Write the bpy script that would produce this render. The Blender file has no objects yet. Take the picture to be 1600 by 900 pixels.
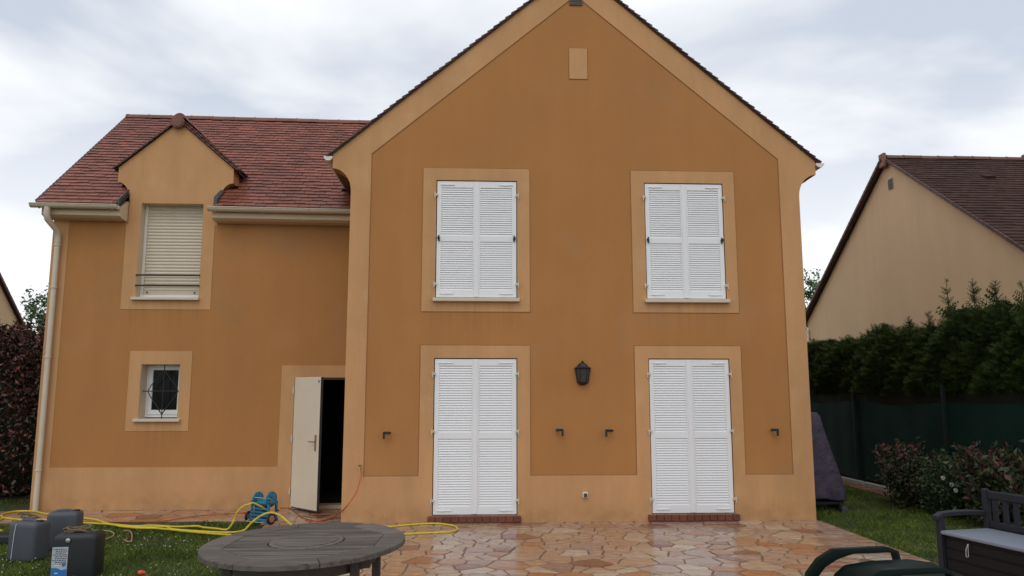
import bpy, bmesh, math, random
from math import sin, cos, pi, radians as rad, sqrt, atan2, floor
from mathutils import Vector as V, Matrix
from mathutils.geometry import tessellate_polygon
random.seed(7)
R = random.Random(11)
SC = bpy.context.scene
COL = SC.collection

# ------------------------------------------------------------------ camera
cd = bpy.data.cameras.new("camera")
cam = bpy.data.objects.new("camera", cd)
COL.objects.link(cam)
cd.sensor_width = 36.0
cd.lens = 1191.37 / 1600 * 36.0
cam.location = (0, -10.97, 1.775)
cam.rotation_euler = (rad(90 + 7.914), 0, rad(-2.695))
cd.clip_start = 0.05
cd.clip_end = 3000
SC.camera = cam

# ------------------------------------------------------------------ sky, sun, exposure
SUN_EL, SUN_ROT = rad(52), rad(200)
w = bpy.data.worlds.new("World")
SC.world = w
w.use_nodes = True
nt = w.node_tree
nt.nodes.clear()
N = nt.nodes.new
L = nt.links.new
out = N('ShaderNodeOutputWorld')
sky = N('ShaderNodeTexSky')
sky.sky_type = 'NISHITA'
sky.sun_disc = False
sky.sun_elevation = SUN_EL
sky.sun_rotation = SUN_ROT
bg1 = N('ShaderNodeBackground'); bg1.inputs[1].default_value = 0.10
bg2 = N('ShaderNodeBackground'); bg2.inputs[1].default_value = 1.04
L(sky.outputs[0], bg1.inputs[0])
tc = N('ShaderNodeTexCoord')
sep = N('ShaderNodeSeparateXYZ')
L(tc.outputs['Generated'], sep.inputs[0])
zz = N('ShaderNodeMath'); zz.operation = 'ADD'; zz.inputs[1].default_value = 0.16
L(sep.outputs[2], zz.inputs[0])
zm = N('ShaderNodeMath'); zm.operation = 'MAXIMUM'; zm.inputs[1].default_value = 0.07
L(zz.outputs[0], zm.inputs[0])
dx = N('ShaderNodeMath'); dx.operation = 'DIVIDE'
dy = N('ShaderNodeMath'); dy.operation = 'DIVIDE'
L(sep.outputs[0], dx.inputs[0]); L(zm.outputs[0], dx.inputs[1])
L(sep.outputs[1], dy.inputs[0]); L(zm.outputs[0], dy.inputs[1])
cb = N('ShaderNodeCombineXYZ')
L(dx.outputs[0], cb.inputs[0]); L(dy.outputs[0], cb.inputs[1])
mp = N('ShaderNodeMapping')
mp.inputs['Location'].default_value = (3.3, 1.2, 0.0)
mp.inputs['Scale'].default_value = (0.95, 1.15, 1)
L(cb.outputs[0], mp.inputs[0])
n1 = N('ShaderNodeTexNoise')
n1.inputs['Scale'].default_value = 0.95
n1.inputs['Detail'].default_value = 5
n1.inputs['Roughness'].default_value = 0.52
n1.inputs['Distortion'].default_value = 0.35
L(mp.outputs[0], n1.inputs['Vector'])
# cloud tone: grey-blue undersides to bright white
cr = N('ShaderNodeValToRGB')
e = cr.color_ramp.elements
e[0].position = 0.40; e[0].color = (0.63, 0.69, 0.79, 1)
e[1].position = 0.60; e[1].color = (1.12, 1.13, 1.15, 1)
m = cr.color_ramp.elements.new(0.49); m.color = (0.87, 0.90, 0.95, 1)
L(n1.outputs[0], cr.inputs[0])
# whiter towards the horizon
hr = N('ShaderNodeValToRGB')
hr.color_ramp.elements[0].position = 0.05; hr.color_ramp.elements[0].color = (1, 1, 1, 1)
hr.color_ramp.elements[1].position = 0.36; hr.color_ramp.elements[1].color = (0, 0, 0, 1)
L(sep.outputs[2], hr.inputs[0])
mx = N('ShaderNodeMix'); mx.data_type = 'RGBA'
L(hr.outputs[0], mx.inputs['Factor'])
L(cr.outputs[0], mx.inputs['A'])
mx.inputs['B'].default_value = (1.18, 1.18, 1.19, 1)
L(mx.outputs['Result'], bg2.inputs[0])
ms = N('ShaderNodeMixShader'); ms.inputs[0].default_value = 0.90
L(bg1.outputs[0], ms.inputs[1]); L(bg2.outputs[0], ms.inputs[2])
L(ms.outputs[0], out.inputs[0])

sl = bpy.data.lights.new("sun", 'SUN')
sl.energy = 0.5
sl.angle = rad(25)
sl.color = (1.0, 0.96, 0.9)
so = bpy.data.objects.new("sun", sl)
COL.objects.link(so)
# direction towards the sun: behind-left of the camera
sd = V((sin(SUN_ROT) * cos(SUN_EL), cos(SUN_ROT) * cos(SUN_EL), sin(SUN_EL)))
so.rotation_euler = sd.to_track_quat('Z', 'Y').to_euler()
so.location = (0, -20, 30)

SC.view_settings.view_transform = 'Standard'
SC.view_settings.look = 'None'
SC.view_settings.exposure = 0.0
SC.view_settings.gamma = 1.0

# ------------------------------------------------------------------ materials
def mat(name, col, rough=0.8, var=0.0, vscale=3.0, bump=0.0, bscale=60.0, island=0.0, obj=0.0,
        spec=0.5, metal=0.0, stretch=None, col2=None, streak=0.0, coat=0.0, dist=0.01, trans=0.0, wet=0.0, bdetail=3):
    m = bpy.data.materials.new(name)
    m.use_nodes = True
    t = m.node_tree
    b = t.nodes['Principled BSDF']
    b.inputs['Roughness'].default_value = rough
    b.inputs['Metallic'].default_value = metal
    b.inputs['Specular IOR Level'].default_value = spec
    b.inputs['Coat Weight'].default_value = coat
    b.inputs['Coat Roughness'].default_value = 0.12
    if trans:
        b.inputs['Transmission Weight'].default_value = trans
    tcn = t.nodes.new('ShaderNodeTexCoord')
    src = tcn.outputs['Object']
    if stretch:
        mpn = t.nodes.new('ShaderNodeMapping')
        mpn.inputs['Scale'].default_value = stretch
        t.links.new(src, mpn.inputs[0]); src = mpn.outputs[0]
    c = t.nodes.new('ShaderNodeRGB'); c.outputs[0].default_value = (*col, 1)
    last = c.outputs[0]
    if var or col2:
        n = t.nodes.new('ShaderNodeTexNoise')
        n.inputs['Scale'].default_value = vscale; n.inputs['Detail'].default_value = 6
        n.inputs['Roughness'].default_value = 0.6
        t.links.new(src, n.inputs['Vector'])
        if col2:
            r = t.nodes.new('ShaderNodeMapRange')
            r.inputs[1].default_value = 0.38; r.inputs[2].default_value = 0.64
            t.links.new(n.outputs[0], r.inputs[0])
            x = t.nodes.new('ShaderNodeMix'); x.data_type = 'RGBA'
            t.links.new(r.outputs[0], x.inputs['Factor'])
            t.links.new(last, x.inputs['A']); x.inputs['B'].default_value = (*col2, 1)
            last = x.outputs['Result']
        if var:
            r = t.nodes.new('ShaderNodeMapRange')
            r.inputs[1].default_value = 0.25; r.inputs[2].default_value = 0.75
            r.inputs[3].default_value = 1 - var; r.inputs[4].default_value = 1 + var
            t.links.new(n.outputs[0], r.inputs[0])
            last = mulv(t, last, r.outputs[0])
    if island:
        g = t.nodes.new('ShaderNodeNewGeometry')
        r = t.nodes.new('ShaderNodeMapRange')
        r.inputs[3].default_value = 1 - island; r.inputs[4].default_value = 1 + island
        t.links.new(g.outputs['Random Per Island'], r.inputs[0])
        last = mulv(t, last, r.outputs[0])
    if obj:
        g = t.nodes.new('ShaderNodeObjectInfo')
        r = t.nodes.new('ShaderNodeMapRange')
        r.inputs[3].default_value = 1 - obj; r.inputs[4].default_value = 1 + obj
        t.links.new(g.outputs['Random'], r.inputs[0])
        last = mulv(t, last, r.outputs[0])
    if streak:
        mpn = t.nodes.new('ShaderNodeMapping'); mpn.inputs['Scale'].default_value = (2.2, 2.2, 0.35)
        t.links.new(tcn.outputs['Object'], mpn.inputs[0])
        n = t.nodes.new('ShaderNodeTexNoise'); n.inputs['Scale'].default_value = 1.0
        n.inputs['Detail'].default_value = 7; n.inputs['Roughness'].default_value = 0.65
        t.links.new(mpn.outputs[0], n.inputs['Vector'])
        r = t.nodes.new('ShaderNodeMapRange')
        r.inputs[1].default_value = 0.3; r.inputs[2].default_value = 0.7
        r.inputs[3].default_value = 1 - streak; r.inputs[4].default_value = 1 + streak
        t.links.new(n.outputs[0], r.inputs[0])
        last = mulv(t, last, r.outputs[0])
    t.links.new(last, b.inputs['Base Color'])
    if wet:
        n = t.nodes.new('ShaderNodeTexNoise'); n.inputs['Scale'].default_value = 2.2
        n.inputs['Detail'].default_value = 4
        t.links.new(tcn.outputs['Object'], n.inputs['Vector'])
        r = t.nodes.new('ShaderNodeMapRange')
        r.inputs[1].default_value = 0.35; r.inputs[2].default_value = 0.65
        r.inputs[3].default_value = max(0.05, rough - wet); r.inputs[4].default_value = rough + wet
        t.links.new(n.outputs[0], r.inputs[0])
        t.links.new(r.outputs[0], b.inputs['Roughness'])
    if bump:
        n = t.nodes.new('ShaderNodeTexNoise')
        n.inputs['Scale'].default_value = bscale; n.inputs['Detail'].default_value = bdetail
        t.links.new(src, n.inputs['Vector'])
        bp = t.nodes.new('ShaderNodeBump')
        bp.inputs['Strength'].default_value = bump; bp.inputs['Distance'].default_value = dist
        t.links.new(n.outputs[0], bp.inputs['Height'])
        t.links.new(bp.outputs[0], b.inputs['Normal'])
    return m

def mulv(t, a, fac):
    x = t.nodes.new('ShaderNodeVectorMath'); x.operation = 'SCALE'
    t.links.new(a, x.inputs[0]); t.links.new(fac, x.inputs['Scale'])
    return x.outputs[0]

def win(t, sock, a, b, soft):
    ps = []
    for x0_, x1_ in ((a - soft, a), (b + soft, b)):
        r = t.nodes.new('ShaderNodeMapRange'); r.interpolation_type = 'SMOOTHSTEP'
        r.inputs[1].default_value = min(x0_, x1_); r.inputs[2].default_value = max(x0_, x1_)
        if x0_ > x1_: r.inputs[3].default_value = 1; r.inputs[4].default_value = 0
        t.links.new(sock, r.inputs[0]); ps.append(r.outputs[0])
    return mm(t, 'MULTIPLY', *ps)
def mm(t, op_, a, b):
    n = t.nodes.new('ShaderNodeMath'); n.operation = op_
    for i, q in enumerate((a, b)):
        if isinstance(q, (int, float)): n.inputs[i].default_value = q
        else: t.links.new(q, n.inputs[i])
    return n.outputs[0]
def weather(m, band):
    """render wear: drip marks under the sills, splashed dirt at the foot, pale salt patches, fine grain"""
    t = m.node_tree; b = t.nodes['Principled BSDF']
    last = b.inputs['Base Color'].links[0].from_socket
    tcn = t.nodes.new('ShaderNodeTexCoord'); sp = t.nodes.new('ShaderNodeSeparateXYZ')
    t.links.new(tcn.outputs['Object'], sp.inputs[0]); X, Y, Z = sp.outputs
    def noise(sc, d=4, st=None):
        n = t.nodes.new('ShaderNodeTexNoise'); n.inputs['Scale'].default_value = sc; n.inputs['Detail'].default_value = d
        if st:
            p_ = t.nodes.new('ShaderNodeMapping'); p_.inputs['Scale'].default_value = st
            t.links.new(tcn.outputs['Object'], p_.inputs[0]); t.links.new(p_.outputs[0], n.inputs['Vector'])
        else: t.links.new(tcn.outputs['Object'], n.inputs['Vector'])
        return n.outputs[0]
    def mr_(s_, a, b_, c, d_):
        r = t.nodes.new('ShaderNodeMapRange'); r.inputs[1].default_value = a; r.inputs[2].default_value = b_
        r.inputs[3].default_value = c; r.inputs[4].default_value = d_; t.links.new(s_, r.inputs[0]); return r.outputs[0]
    last = mulv(t, last, mr_(noise(75, 2), .3, .7, .965 if band else .94, 1.035 if band else 1.06))
    drip = mr_(noise(1, 5, (16, 1, .6)), .42, .68, 0, 1)
    msk = None
    for (xa, xb, z1_) in ((-2.14, -.85, 3.10), (.98, 2.24, 3.10), (-7.02, -5.92, 3.26), (-6.88, -6.12, 1.34)):
        w_ = mm(t, 'MULTIPLY', win(t, X, xa, xb, .04), win(t, Z, z1_ - .16, z1_, .42))
        msk = w_ if msk is None else mm(t, 'ADD', msk, w_)
    f = mm(t, 'SUBTRACT', 1.0, mm(t, 'MULTIPLY', mm(t, 'MULTIPLY', msk, drip), .11))
    last = mulv(t, last, f)
    foot = mm(t, 'MULTIPLY', win(t, Z, -1, .05, .30), mr_(noise(5, 6), .35, .65, 0, 1))
    last = mulv(t, last, mm(t, 'SUBTRACT', 1.0, mm(t, 'MULTIPLY', foot, .22)))
    salt = mr_(noise(1.5 if band else .9, 6), .56, .74, 0, .26 if band else .08)
    x = t.nodes.new('ShaderNodeMix'); x.data_type = 'RGBA'
    t.links.new(salt, x.inputs['Factor']); t.links.new(last, x.inputs['A']); x.inputs['B'].default_value = (.66, .46, .27, 1)
    grey = mr_(noise(1.1, 6, (1, 1, .8)), .58, .78, 0, .30)
    y = t.nodes.new('ShaderNodeMix'); y.data_type = 'RGBA'
    t.links.new(grey, y.inputs['Factor']); t.links.new(x.outputs['Result'], y.inputs['A']); y.inputs['B'].default_value = (.30, .20, .12, 1)
    t.links.new(y.outputs['Result'], b.inputs['Base Color'])

def ramp_obj(m, stops, mode='obj'):
    """replace the base colour source by a ramp over the per-object / per-island random value"""
    t = m.node_tree
    rgb = [n for n in t.nodes if n.type == 'RGB'][0]
    g = t.nodes.new('ShaderNodeObjectInfo' if mode == 'obj' else 'ShaderNodeNewGeometry')
    o = g.outputs['Random'] if mode == 'obj' else g.outputs['Random Per Island']
    r = t.nodes.new('ShaderNodeValToRGB')
    r.color_ramp.interpolation = 'LINEAR'
    els = r.color_ramp.elements
    els[0].position = stops[0][0]; els[0].color = (*stops[0][1], 1)
    els[1].position = stops[-1][0]; els[1].color = (*stops[-1][1], 1)
    for p_, c_ in stops[1:-1]:
        q = els.new(p_); q.color = (*c_, 1)
    t.links.new(o, r.inputs[0])
    for l in list(rgb.outputs[0].links):
        t.links.new(r.outputs[0], l.to_socket)
    return m

M = {}
M['ochre'] = mat('ochre_render', (0.415, 0.187, 0.056), 0.9, var=0.07, vscale=0.7, bump=0.5, bscale=110, streak=0.05, dist=0.004)
M['joint'] = mat('scored_joint', (0.31, 0.14, 0.044), 0.9, var=0.2, vscale=4)
M['band'] = mat('pale_ochre_render', (0.54, 0.292, 0.128), 0.88, var=0.05, vscale=1.2, bump=0.15, bscale=120, streak=0.11, dist=0.003)
weather(M['ochre'], False); weather(M['band'], True)
M['cream'] = mat('cream_paint', (0.62, 0.49, 0.34), 0.6, var=0.04)
M['beige'] = mat('beige_plastic', (0.60, 0.52, 0.40), 0.42, var=0.05, vscale=6)
M['doorcream'] = mat('door_cream', (0.70, 0.61, 0.47), 0.4, var=0.05, vscale=2)
M['white'] = mat('white_lacquer', (0.79, 0.80, 0.81), 0.42, var=0.02, vscale=4)
M['offwhite'] = mat('offwhite_pvc', (0.74, 0.70, 0.62), 0.45, var=0.03, vscale=4)
M['tile'] = mat('clay_roof_tile', (0.215, 0.068, 0.042), 0.46, var=0.28, vscale=1.6, island=0.25, bump=0.2, bscale=40)
M['tiledark'] = mat('dark_roof_tile', (0.054, 0.026, 0.019), 0.8, var=0.2, vscale=1.0, island=0.22, spec=0.15)
M['verge'] = mat('verge_tile', (0.085, 0.036, 0.028), 0.6, var=0.25, vscale=8, obj=0.3)  # red clay tile, shade of the underside and front edge put into the colour
M['ridge'] = mat('ridge_tile', (0.19, 0.068, 0.046), 0.6, var=0.3, vscale=6, obj=0.22, bump=0.2)
M['ridge2'] = mat('brown_ridge_tile', (0.14, 0.058, 0.042), 0.7, var=0.25, vscale=6, obj=0.2)
M['tilebase'] = mat('roof_underlay', (0.03, 0.018, 0.015), 0.9)
M['soffit'] = mat('brown_soffit', (0.13, 0.07, 0.038), 0.7, var=0.12, vscale=5)
M['slate'] = mat('lead_flashing', (0.05, 0.055, 0.065), 0.45, var=0.15, vscale=8)
M['brick'] = mat('red_threshold_brick', (0.15, 0.042, 0.024), 0.5, var=0.2, vscale=20, obj=0.18, bump=0.3, bscale=60)
M['black'] = mat('black_iron', (0.012, 0.012, 0.014), 0.5)
M['blackpl'] = mat('black_plastic', (0.010, 0.013, 0.016), 0.5, var=0.15, vscale=8, bump=0.1)
M['greypl'] = mat('grey_plastic', (0.060, 0.068, 0.082), 0.5, var=0.15, vscale=6, bump=0.1)
M['benchpl'] = mat('charcoal_plastic', (0.018, 0.020, 0.027), 0.6, spec=0.3, var=0.08, vscale=6, bump=0.1)
M['benchbox'] = mat('dark_box_plastic', (0.011, 0.010, 0.011), 0.65, spec=0.25, var=0.08, stretch=(1, 1, 14), vscale=8, bump=0.12)
M['lid'] = mat('pale_grey_lid', (0.21, 0.24, 0.30), 0.40, var=0.06, vscale=9, bump=0.15, bscale=90)
M['green'] = mat('dark_green_plastic', (0.002, 0.009, 0.007), 0.45, var=0.1, vscale=5, spec=0.10)
M['glass'] = mat('dark_glass', (0.006, 0.007, 0.007), 0.12, spec=0.12)
M['lampglass'] = mat('seeded_lamp_glass', (0.14, 0.145, 0.13), 0.15, trans=0.7, bump=0.4, bscale=60)
M['bulb'] = mat('frosted_bulb', (0.75, 0.75, 0.70), 0.3)
M['metal'] = mat('galvanised_metal', (0.5, 0.5, 0.5), 0.35, metal=0.9)
M['brass'] = mat('brass', (0.42, 0.30, 0.11), 0.35, metal=0.8)
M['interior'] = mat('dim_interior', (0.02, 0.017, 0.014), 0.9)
M['yellow'] = mat('yellow_hose', (0.62, 0.47, 0.030), 0.4, var=0.12, vscale=15)
M['orange'] = mat('orange_hose', (0.50, 0.115, 0.03), 0.4, var=0.12, vscale=15)
M['blue'] = mat('blue_reel_plastic', (0.03, 0.19, 0.29), 0.38, var=0.12, vscale=10)
M['bluedark'] = mat('deep_blue_plastic', (0.012, 0.075, 0.15), 0.45, var=0.2, vscale=10)
M['pink'] = mat('faded_wheel_hub', (0.42, 0.16, 0.11), 0.6)
M['rope'] = mat('brown_rope', (0.16, 0.115, 0.065), 0.9, var=0.3, vscale=40, bump=0.6, bscale=200)
M['palehose'] = mat('beige_hose', (0.32, 0.25, 0.15), 0.6)
M['cover'] = mat('purple_grey_cover', (0.074, 0.058, 0.084), 0.65, spec=0.2, var=0.25, vscale=5, bump=0.9, bscale=7, dist=0.04)
M['stone'] = mat('crazy_paving_stone', (0.3, 0.2, 0.1), 0.22, var=0.42, vscale=5.5, stretch=(1, 2.0, 1), bump=0.30, bscale=18, wet=0.11, spec=0.55, dist=0.006)
ramp_obj(M['stone'], [(0.0, (0.34, 0.17, 0.085)), (0.14, (0.42, 0.30, 0.20)), (0.28, (0.33, 0.13, 0.055)),
                      (0.42, (0.46, 0.37, 0.28)), (0.56, (0.38, 0.21, 0.11)), (0.70, (0.36, 0.25, 0.20)), (0.80, (0.19, 0.080, 0.048)), (0.9, (0.36, 0.16, 0.075)), (1.0, (0.44, 0.29, 0.16))])
M['mortar'] = mat('brown_mortar', (0.15, 0.098, 0.062), 0.5, var=0.3, vscale=8, bump=0.4, bscale=80)
M['kerb'] = mat('pale_concrete', (0.32, 0.29, 0.26), 0.8, var=0.15, vscale=6, bump=0.3)
M['edgebrick'] = mat('edging_tile', (0.19, 0.075, 0.05), 0.7, var=0.2, vscale=8, obj=0.2)
M['soil'] = mat('lawn_ground', (0.030, 0.048, 0.014), 0.95, var=0.4, vscale=3, col2=(0.050, 0.042, 0.022))
M['grass'] = mat('grass_blades', (0.088, 0.125, 0.018), 0.6, var=0.6, vscale=1.8, island=0.5, spec=0.25)
M['flower'] = mat('daisy_petals', (0.50, 0.50, 0.38), 0.7)
M['neigh'] = mat('beige_render', (0.64, 0.445, 0.265), 0.9, var=0.05, vscale=0.6, bump=0.2, bscale=120, streak=0.05, dist=0.004)
M['hedge'] = mat('thuja_foliage', (0.030, 0.050, 0.007), 0.7, var=0.45, vscale=1.7, island=0.65, spec=0.25)
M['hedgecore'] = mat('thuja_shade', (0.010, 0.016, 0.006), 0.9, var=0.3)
M['leafdark'] = mat('bush_leaf', (0.028, 0.050, 0.016), 0.5, island=0.5, spec=0.3)
M['leafred'] = mat('photinia_red_leaf', (0.11, 0.028, 0.022), 0.42, island=0.5)
ramp_obj(M['leafred'], [(0, (0.018, 0.024, 0.010)), (0.3, (0.040, 0.028, 0.016)), (0.6, (0.075, 0.028, 0.019)), (1, (0.125, 0.040, 0.028))], 'island')
M['leafmix'] = mat('photinia_mixed_leaf', (0.06, 0.06, 0.03), 0.55, spec=0.25, island=0.4)
ramp_obj(M['leafmix'], [(0, (0.018, 0.032, 0.012)), (0.60, (0.036, 0.052, 0.020)), (0.78, (0.075, 0.080, 0.036)), (0.90, (0.060, 0.032, 0.022)), (1, (0.09, 0.032, 0.022))], 'island')
M['treeleaf'] = mat('tree_leaf', (0.075, 0.135, 0.035), 0.5, island=0.5)
M['bark'] = mat('bark', (0.07, 0.05, 0.035), 0.9, var=0.3, vscale=10, bump=0.5)
M['mesh_green'] = mat('green_windbreak', (0.004, 0.021, 0.016), 0.8, var=0.3, vscale=5, stretch=(1, 1, 12), bump=0.5, bscale=30, spec=0.15)
M['postgreen'] = mat('dark_green_post', (0.006, 0.014, 0.011), 0.7, spec=0.2)
M['teak'] = mat('weathered_wood', (0.130, 0.108, 0.090), 0.66, col2=(0.085, 0.078, 0.070), var=0.95, vscale=6, stretch=(0.5, 9, 4), obj=0.30, bump=0.6, bscale=14, dist=0.006)
M['teakdark'] = mat('dark_wood', (0.045, 0.038, 0.032), 0.6, var=0.3, vscale=8, bump=0.3)  # darker than the top boards, for legs, apron and stretchers
M['sticker'] = mat('sticker_white', (0.6, 0.62, 0.66), 0.4)
M['inkblue'] = mat('ink_blue', (0.03, 0.16, 0.42), 0.4)
M['inkdark'] = mat('ink_dark', (0.06, 0.065, 0.08), 0.5)
M['inkred'] = mat('ink_red', (0.35, 0.06, 0.05), 0.5)
M['labelgrey'] = mat('label_pale', (0.42, 0.47, 0.52), 0.4, var=0.1, vscale=20)
M['redplastic'] = mat('orange_red_plastic', (0.55, 0.085, 0.03), 0.4)

# ------------------------------------------------------------------ mesh helpers
class MB:
    def __init__(s): s.v = []; s.f = []
    def add(s, vs, fs):
        n = len(s.v); s.v += [tuple(p) for p in vs]; s.f += [tuple(i + n for i in f) for f in fs]; return s
    def box(s, x0, x1, y0, y1, z0, z1, mx=None):
        p = [V((x, y, z)) for z in (z0, z1) for y in (y0, y1) for x in (x0, x1)]
        if mx: p = [mx @ q for q in p]
        return s.add(p, [(0, 2, 3, 1), (4, 5, 7, 6), (0, 1, 5, 4), (2, 6, 7, 3), (0, 4, 6, 2), (1, 3, 7, 5)])
    def cbox(s, x0, x1, y0, y1, z0, z1, c=0.005, mx=None):
        """box with chamfered long edges (vertical ones and top/bottom rims)"""
        def ring(z, i): return [(x0 + i + c, y0 + i, z), (x1 - i - c, y0 + i, z), (x1 - i, y0 + i + c, z), (x1 - i, y1 - i - c, z),
                                (x1 - i - c, y1 - i, z), (x0 + i + c, y1 - i, z), (x0 + i, y1 - i - c, z), (x0 + i, y0 + i + c, z)]
        rs = [ring(z0, c), ring(z0 + c, 0), ring(z1 - c, 0), ring(z1, c)]
        p = [V(q) for r in rs for q in r]
        if mx: p = [mx @ q for q in p]
        f = [tuple(range(7, -1, -1)), tuple(range(24, 32))]
        for k in range(3):
            for i in range(8):
                j = (i + 1) % 8; f.append((k * 8 + i, k * 8 + j, k * 8 + 8 + j, k * 8 + 8 + i))
        return s.add(p, f)
    def slab(s, outer, holes, y0, y1, back=True):
        """polygon in the XZ plane with holes, extruded from y0 (front) to y1"""
        loops = [outer] + list(holes)
        tri = tessellate_polygon([[V((a, b, 0)) for a, b in lp] for lp in loops])
        flat = [q for lp in loops for q in lp]
        n = len(flat)
        vs = [(a, y0, b) for a, b in flat] + [(a, y1, b) for a, b in flat]
        fs = []
        for t in tri:
            a, b, c = (flat[i] for i in t)
            cr_ = (b[0] - a[0]) * (c[1] - a[1]) - (b[1] - a[1]) * (c[0] - a[0])
            if abs(cr_) < 1e-12: continue
            t = t if cr_ > 0 else (t[0], t[2], t[1])   # front faces towards -y
            fs.append(tuple(t))
            if back: fs.append((t[0] + n, t[2] + n, t[1] + n))
        k = 0
        for li, lp in enumerate(loops):
            m_ = len(lp)
            ar = sum(lp[i][0] * lp[(i + 1) % m_][1] - lp[(i + 1) % m_][0] * lp[i][1] for i in range(m_))
            for i in range(m_):
                j = (i + 1) % m_
                q = (k + i, k + i + n, k + j + n, k + j)
                if (ar > 0) == (li == 0): fs.append(q)
                else: fs.append(q[::-1])
            k += m_
        return s.add(vs, fs)
    def tube(s, pts, r, seg=8, cap=True, closed=False):
        pts = [V(p) for p in pts]; n = len(pts); rings = []
        up = V((0, 0, 1))
        rr = r if isinstance(r, (list, tuple)) else [r] * n
        prev = None
        vs = []
        for i, p in enumerate(pts):
            a = pts[(i - 1) % n] if (closed or i > 0) else p
            b = pts[(i + 1) % n] if (closed or i < n - 1) else p
            d = (b - a)
            if d.length < 1e-9: d = V((0, 0, 1))
            d.normalize()
            if prev is None:
                u = d.cross(up)
                if u.length < 0.05: u = d.cross(V((1, 0, 0)))
            else:
                u = prev - d * prev.dot(d)
            u.normalize(); w_ = d.cross(u); prev = u
            for k in range(seg):
                an = 2 * pi * k / seg
                vs.append(p + (u * cos(an) + w_ * sin(an)) * rr[i])
        fs = []
        m_ = n if closed else n - 1
        for i in range(m_):
            j = (i + 1) % n
            for k in range(seg):
                l = (k + 1) % seg
                fs.append((i * seg + k, i * seg + l, j * seg + l, j * seg + k))
        if cap and not closed:
            fs.append(tuple(range(seg - 1, -1, -1))); fs.append(tuple((n - 1) * seg + k for k in range(seg)))
        return s.add(vs, fs)
    def lathe(s, prof, c=(0, 0, 0), seg=16, axis='z', arc=1.0, off=0.0):
        vs = []; n = len(prof)
        for r_, h in prof:
            for k in range(seg):
                an = off + 2 * pi * arc * k / seg
                a, b = r_ * cos(an), r_ * sin(an)
                p = (a, b, h) if axis == 'z' else ((h, a, b) if axis == 'x' else (a, h, b))
                vs.append((p[0] + c[0], p[1] + c[1], p[2] + c[2]))
        fs = []
        for i in range(n - 1):
            for k in range(seg):
                l = (k + 1) % seg
                fs.append((i * seg + k, i * seg + l, (i + 1) * seg + l, (i + 1) * seg + k))
        fs.append(tuple(range(seg - 1, -1, -1))); fs.append(tuple((n - 1) * seg + k for k in range(seg)))
        return s.add(vs, fs)
    def mesh(s, name, m, off=(0, 0, 0), smooth=False):
        me = bpy.data.meshes.new(name)
        o = off
        me.from_pydata([(p[0] - o[0], p[1] - o[1], p[2] - o[2]) for p in s.v], [], s.f)
        if m: me.materials.append(m)
        if smooth:
            me.polygons.foreach_set('use_smooth', [True] * len(me.polygons))
            try: me.set_sharp_from_angle(angle=rad(40))
            except Exception: pass
        me.update()
        return me

def fixn(me):
    b = bmesh.new(); b.from_mesh(me); bmesh.ops.recalc_face_normals(b, faces=b.faces); b.to_mesh(me); b.free()

def props(o, label=None, cat=None, group=None, kind=None):
    if label: o['label'] = label
    if cat: o['category'] = cat
    if group: o['group'] = group
    if kind: o['kind'] = kind
    return o

def solo(name, mb, m, loc=(0, 0, 0), label=None, cat=None, group=None, kind=None, smooth=False, fix=True):
    me = mb.mesh(name, M[m], loc, smooth)
    if fix: fixn(me)
    o = bpy.data.objects.new(name, me); o.location = loc
    COL.objects.link(o)
    return props(o, label, cat, group, kind)

class Thing:
    def __init__(s, name, loc, label, cat, group=None):
        s.o = bpy.data.objects.new(name, None)
        s.o.location = loc; s.o.empty_display_size = 0.1
        COL.objects.link(s.o); s.L = V(loc)
        props(s.o, label, cat, group)
    def part(s, name, mb, m, parent=None, label=None, kind=None, smooth=False, fix=True):
        me = mb.mesh(name, M[m], s.L, smooth)
        if fix: fixn(me)
        o = bpy.data.objects.new(name, me); COL.objects.link(o)
        o.parent = parent or s.o
        return props(o, label, None, None, kind)
    def piece(s, name, me, loc, rot=None, parent=None, label=None):
        """an alike piece that shares its mesh data"""
        o = bpy.data.objects.new(name, me); COL.objects.link(o)
        o.parent = parent or s.o
        o.location = V(loc) - s.L
        if rot: o.rotation_euler = rot
        return props(o, label)

D = 1.398          # how far the left wing stands back
# ------------------------------------------------------------------ the ground
g = MB()
g.add([(-300, -200, -0.045), (300, -200, -0.045), (300, 400, -0.045), (-300, 400, -0.045)], [(0, 1, 2, 3)])
solo('ground', g, 'soil', kind='structure')

# crazy paving
def area(p): return abs(sum(p[i][0] * p[(i + 1) % len(p)][1] - p[(i + 1) % len(p)][0] * p[i][1] for i in range(len(p)))) / 2
def clip(p, nx, ny, c):
    o_ = []
    for i in range(len(p)):
        a, b = p[i], p[(i + 1) % len(p)]
        da, db = a[0] * nx + a[1] * ny - c, b[0] * nx + b[1] * ny - c
        if da <= 0: o_.append(a)
        if (da < 0) != (db < 0):
            t = da / (da - db); o_.append((a[0] + (b[0] - a[0]) * t, a[1] + (b[1] - a[1]) * t))
    return o_
def split(p, lo, hi, outl):
    A = area(p)
    if A < 0.012: return
    if A < R.uniform(lo, hi): outl.append(p); return
    cx = sum(q[0] for q in p) / len(p); cy = sum(q[1] for q in p) / len(p)
    # principal direction
    sxx = sum((q[0] - cx) ** 2 for q in p); syy = sum((q[1] - cy) ** 2 for q in p); sxy = sum((q[0] - cx) * (q[1] - cy) for q in p)
    th = 0.5 * atan2(2 * sxy, sxx - syy) + R.gauss(0, 0.42)
    nx, ny = cos(th), sin(th)
    pr = [q[0] * nx + q[1] * ny for q in p]
    c = min(pr) + (max(pr) - min(pr)) * R.uniform(0.36, 0.64)
    a = clip(p, nx, ny, c); b = clip(p, -nx, -ny, -c)
    for q in (a, b):
        if len(q) >= 3: split(q, lo, hi, outl)
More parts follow.
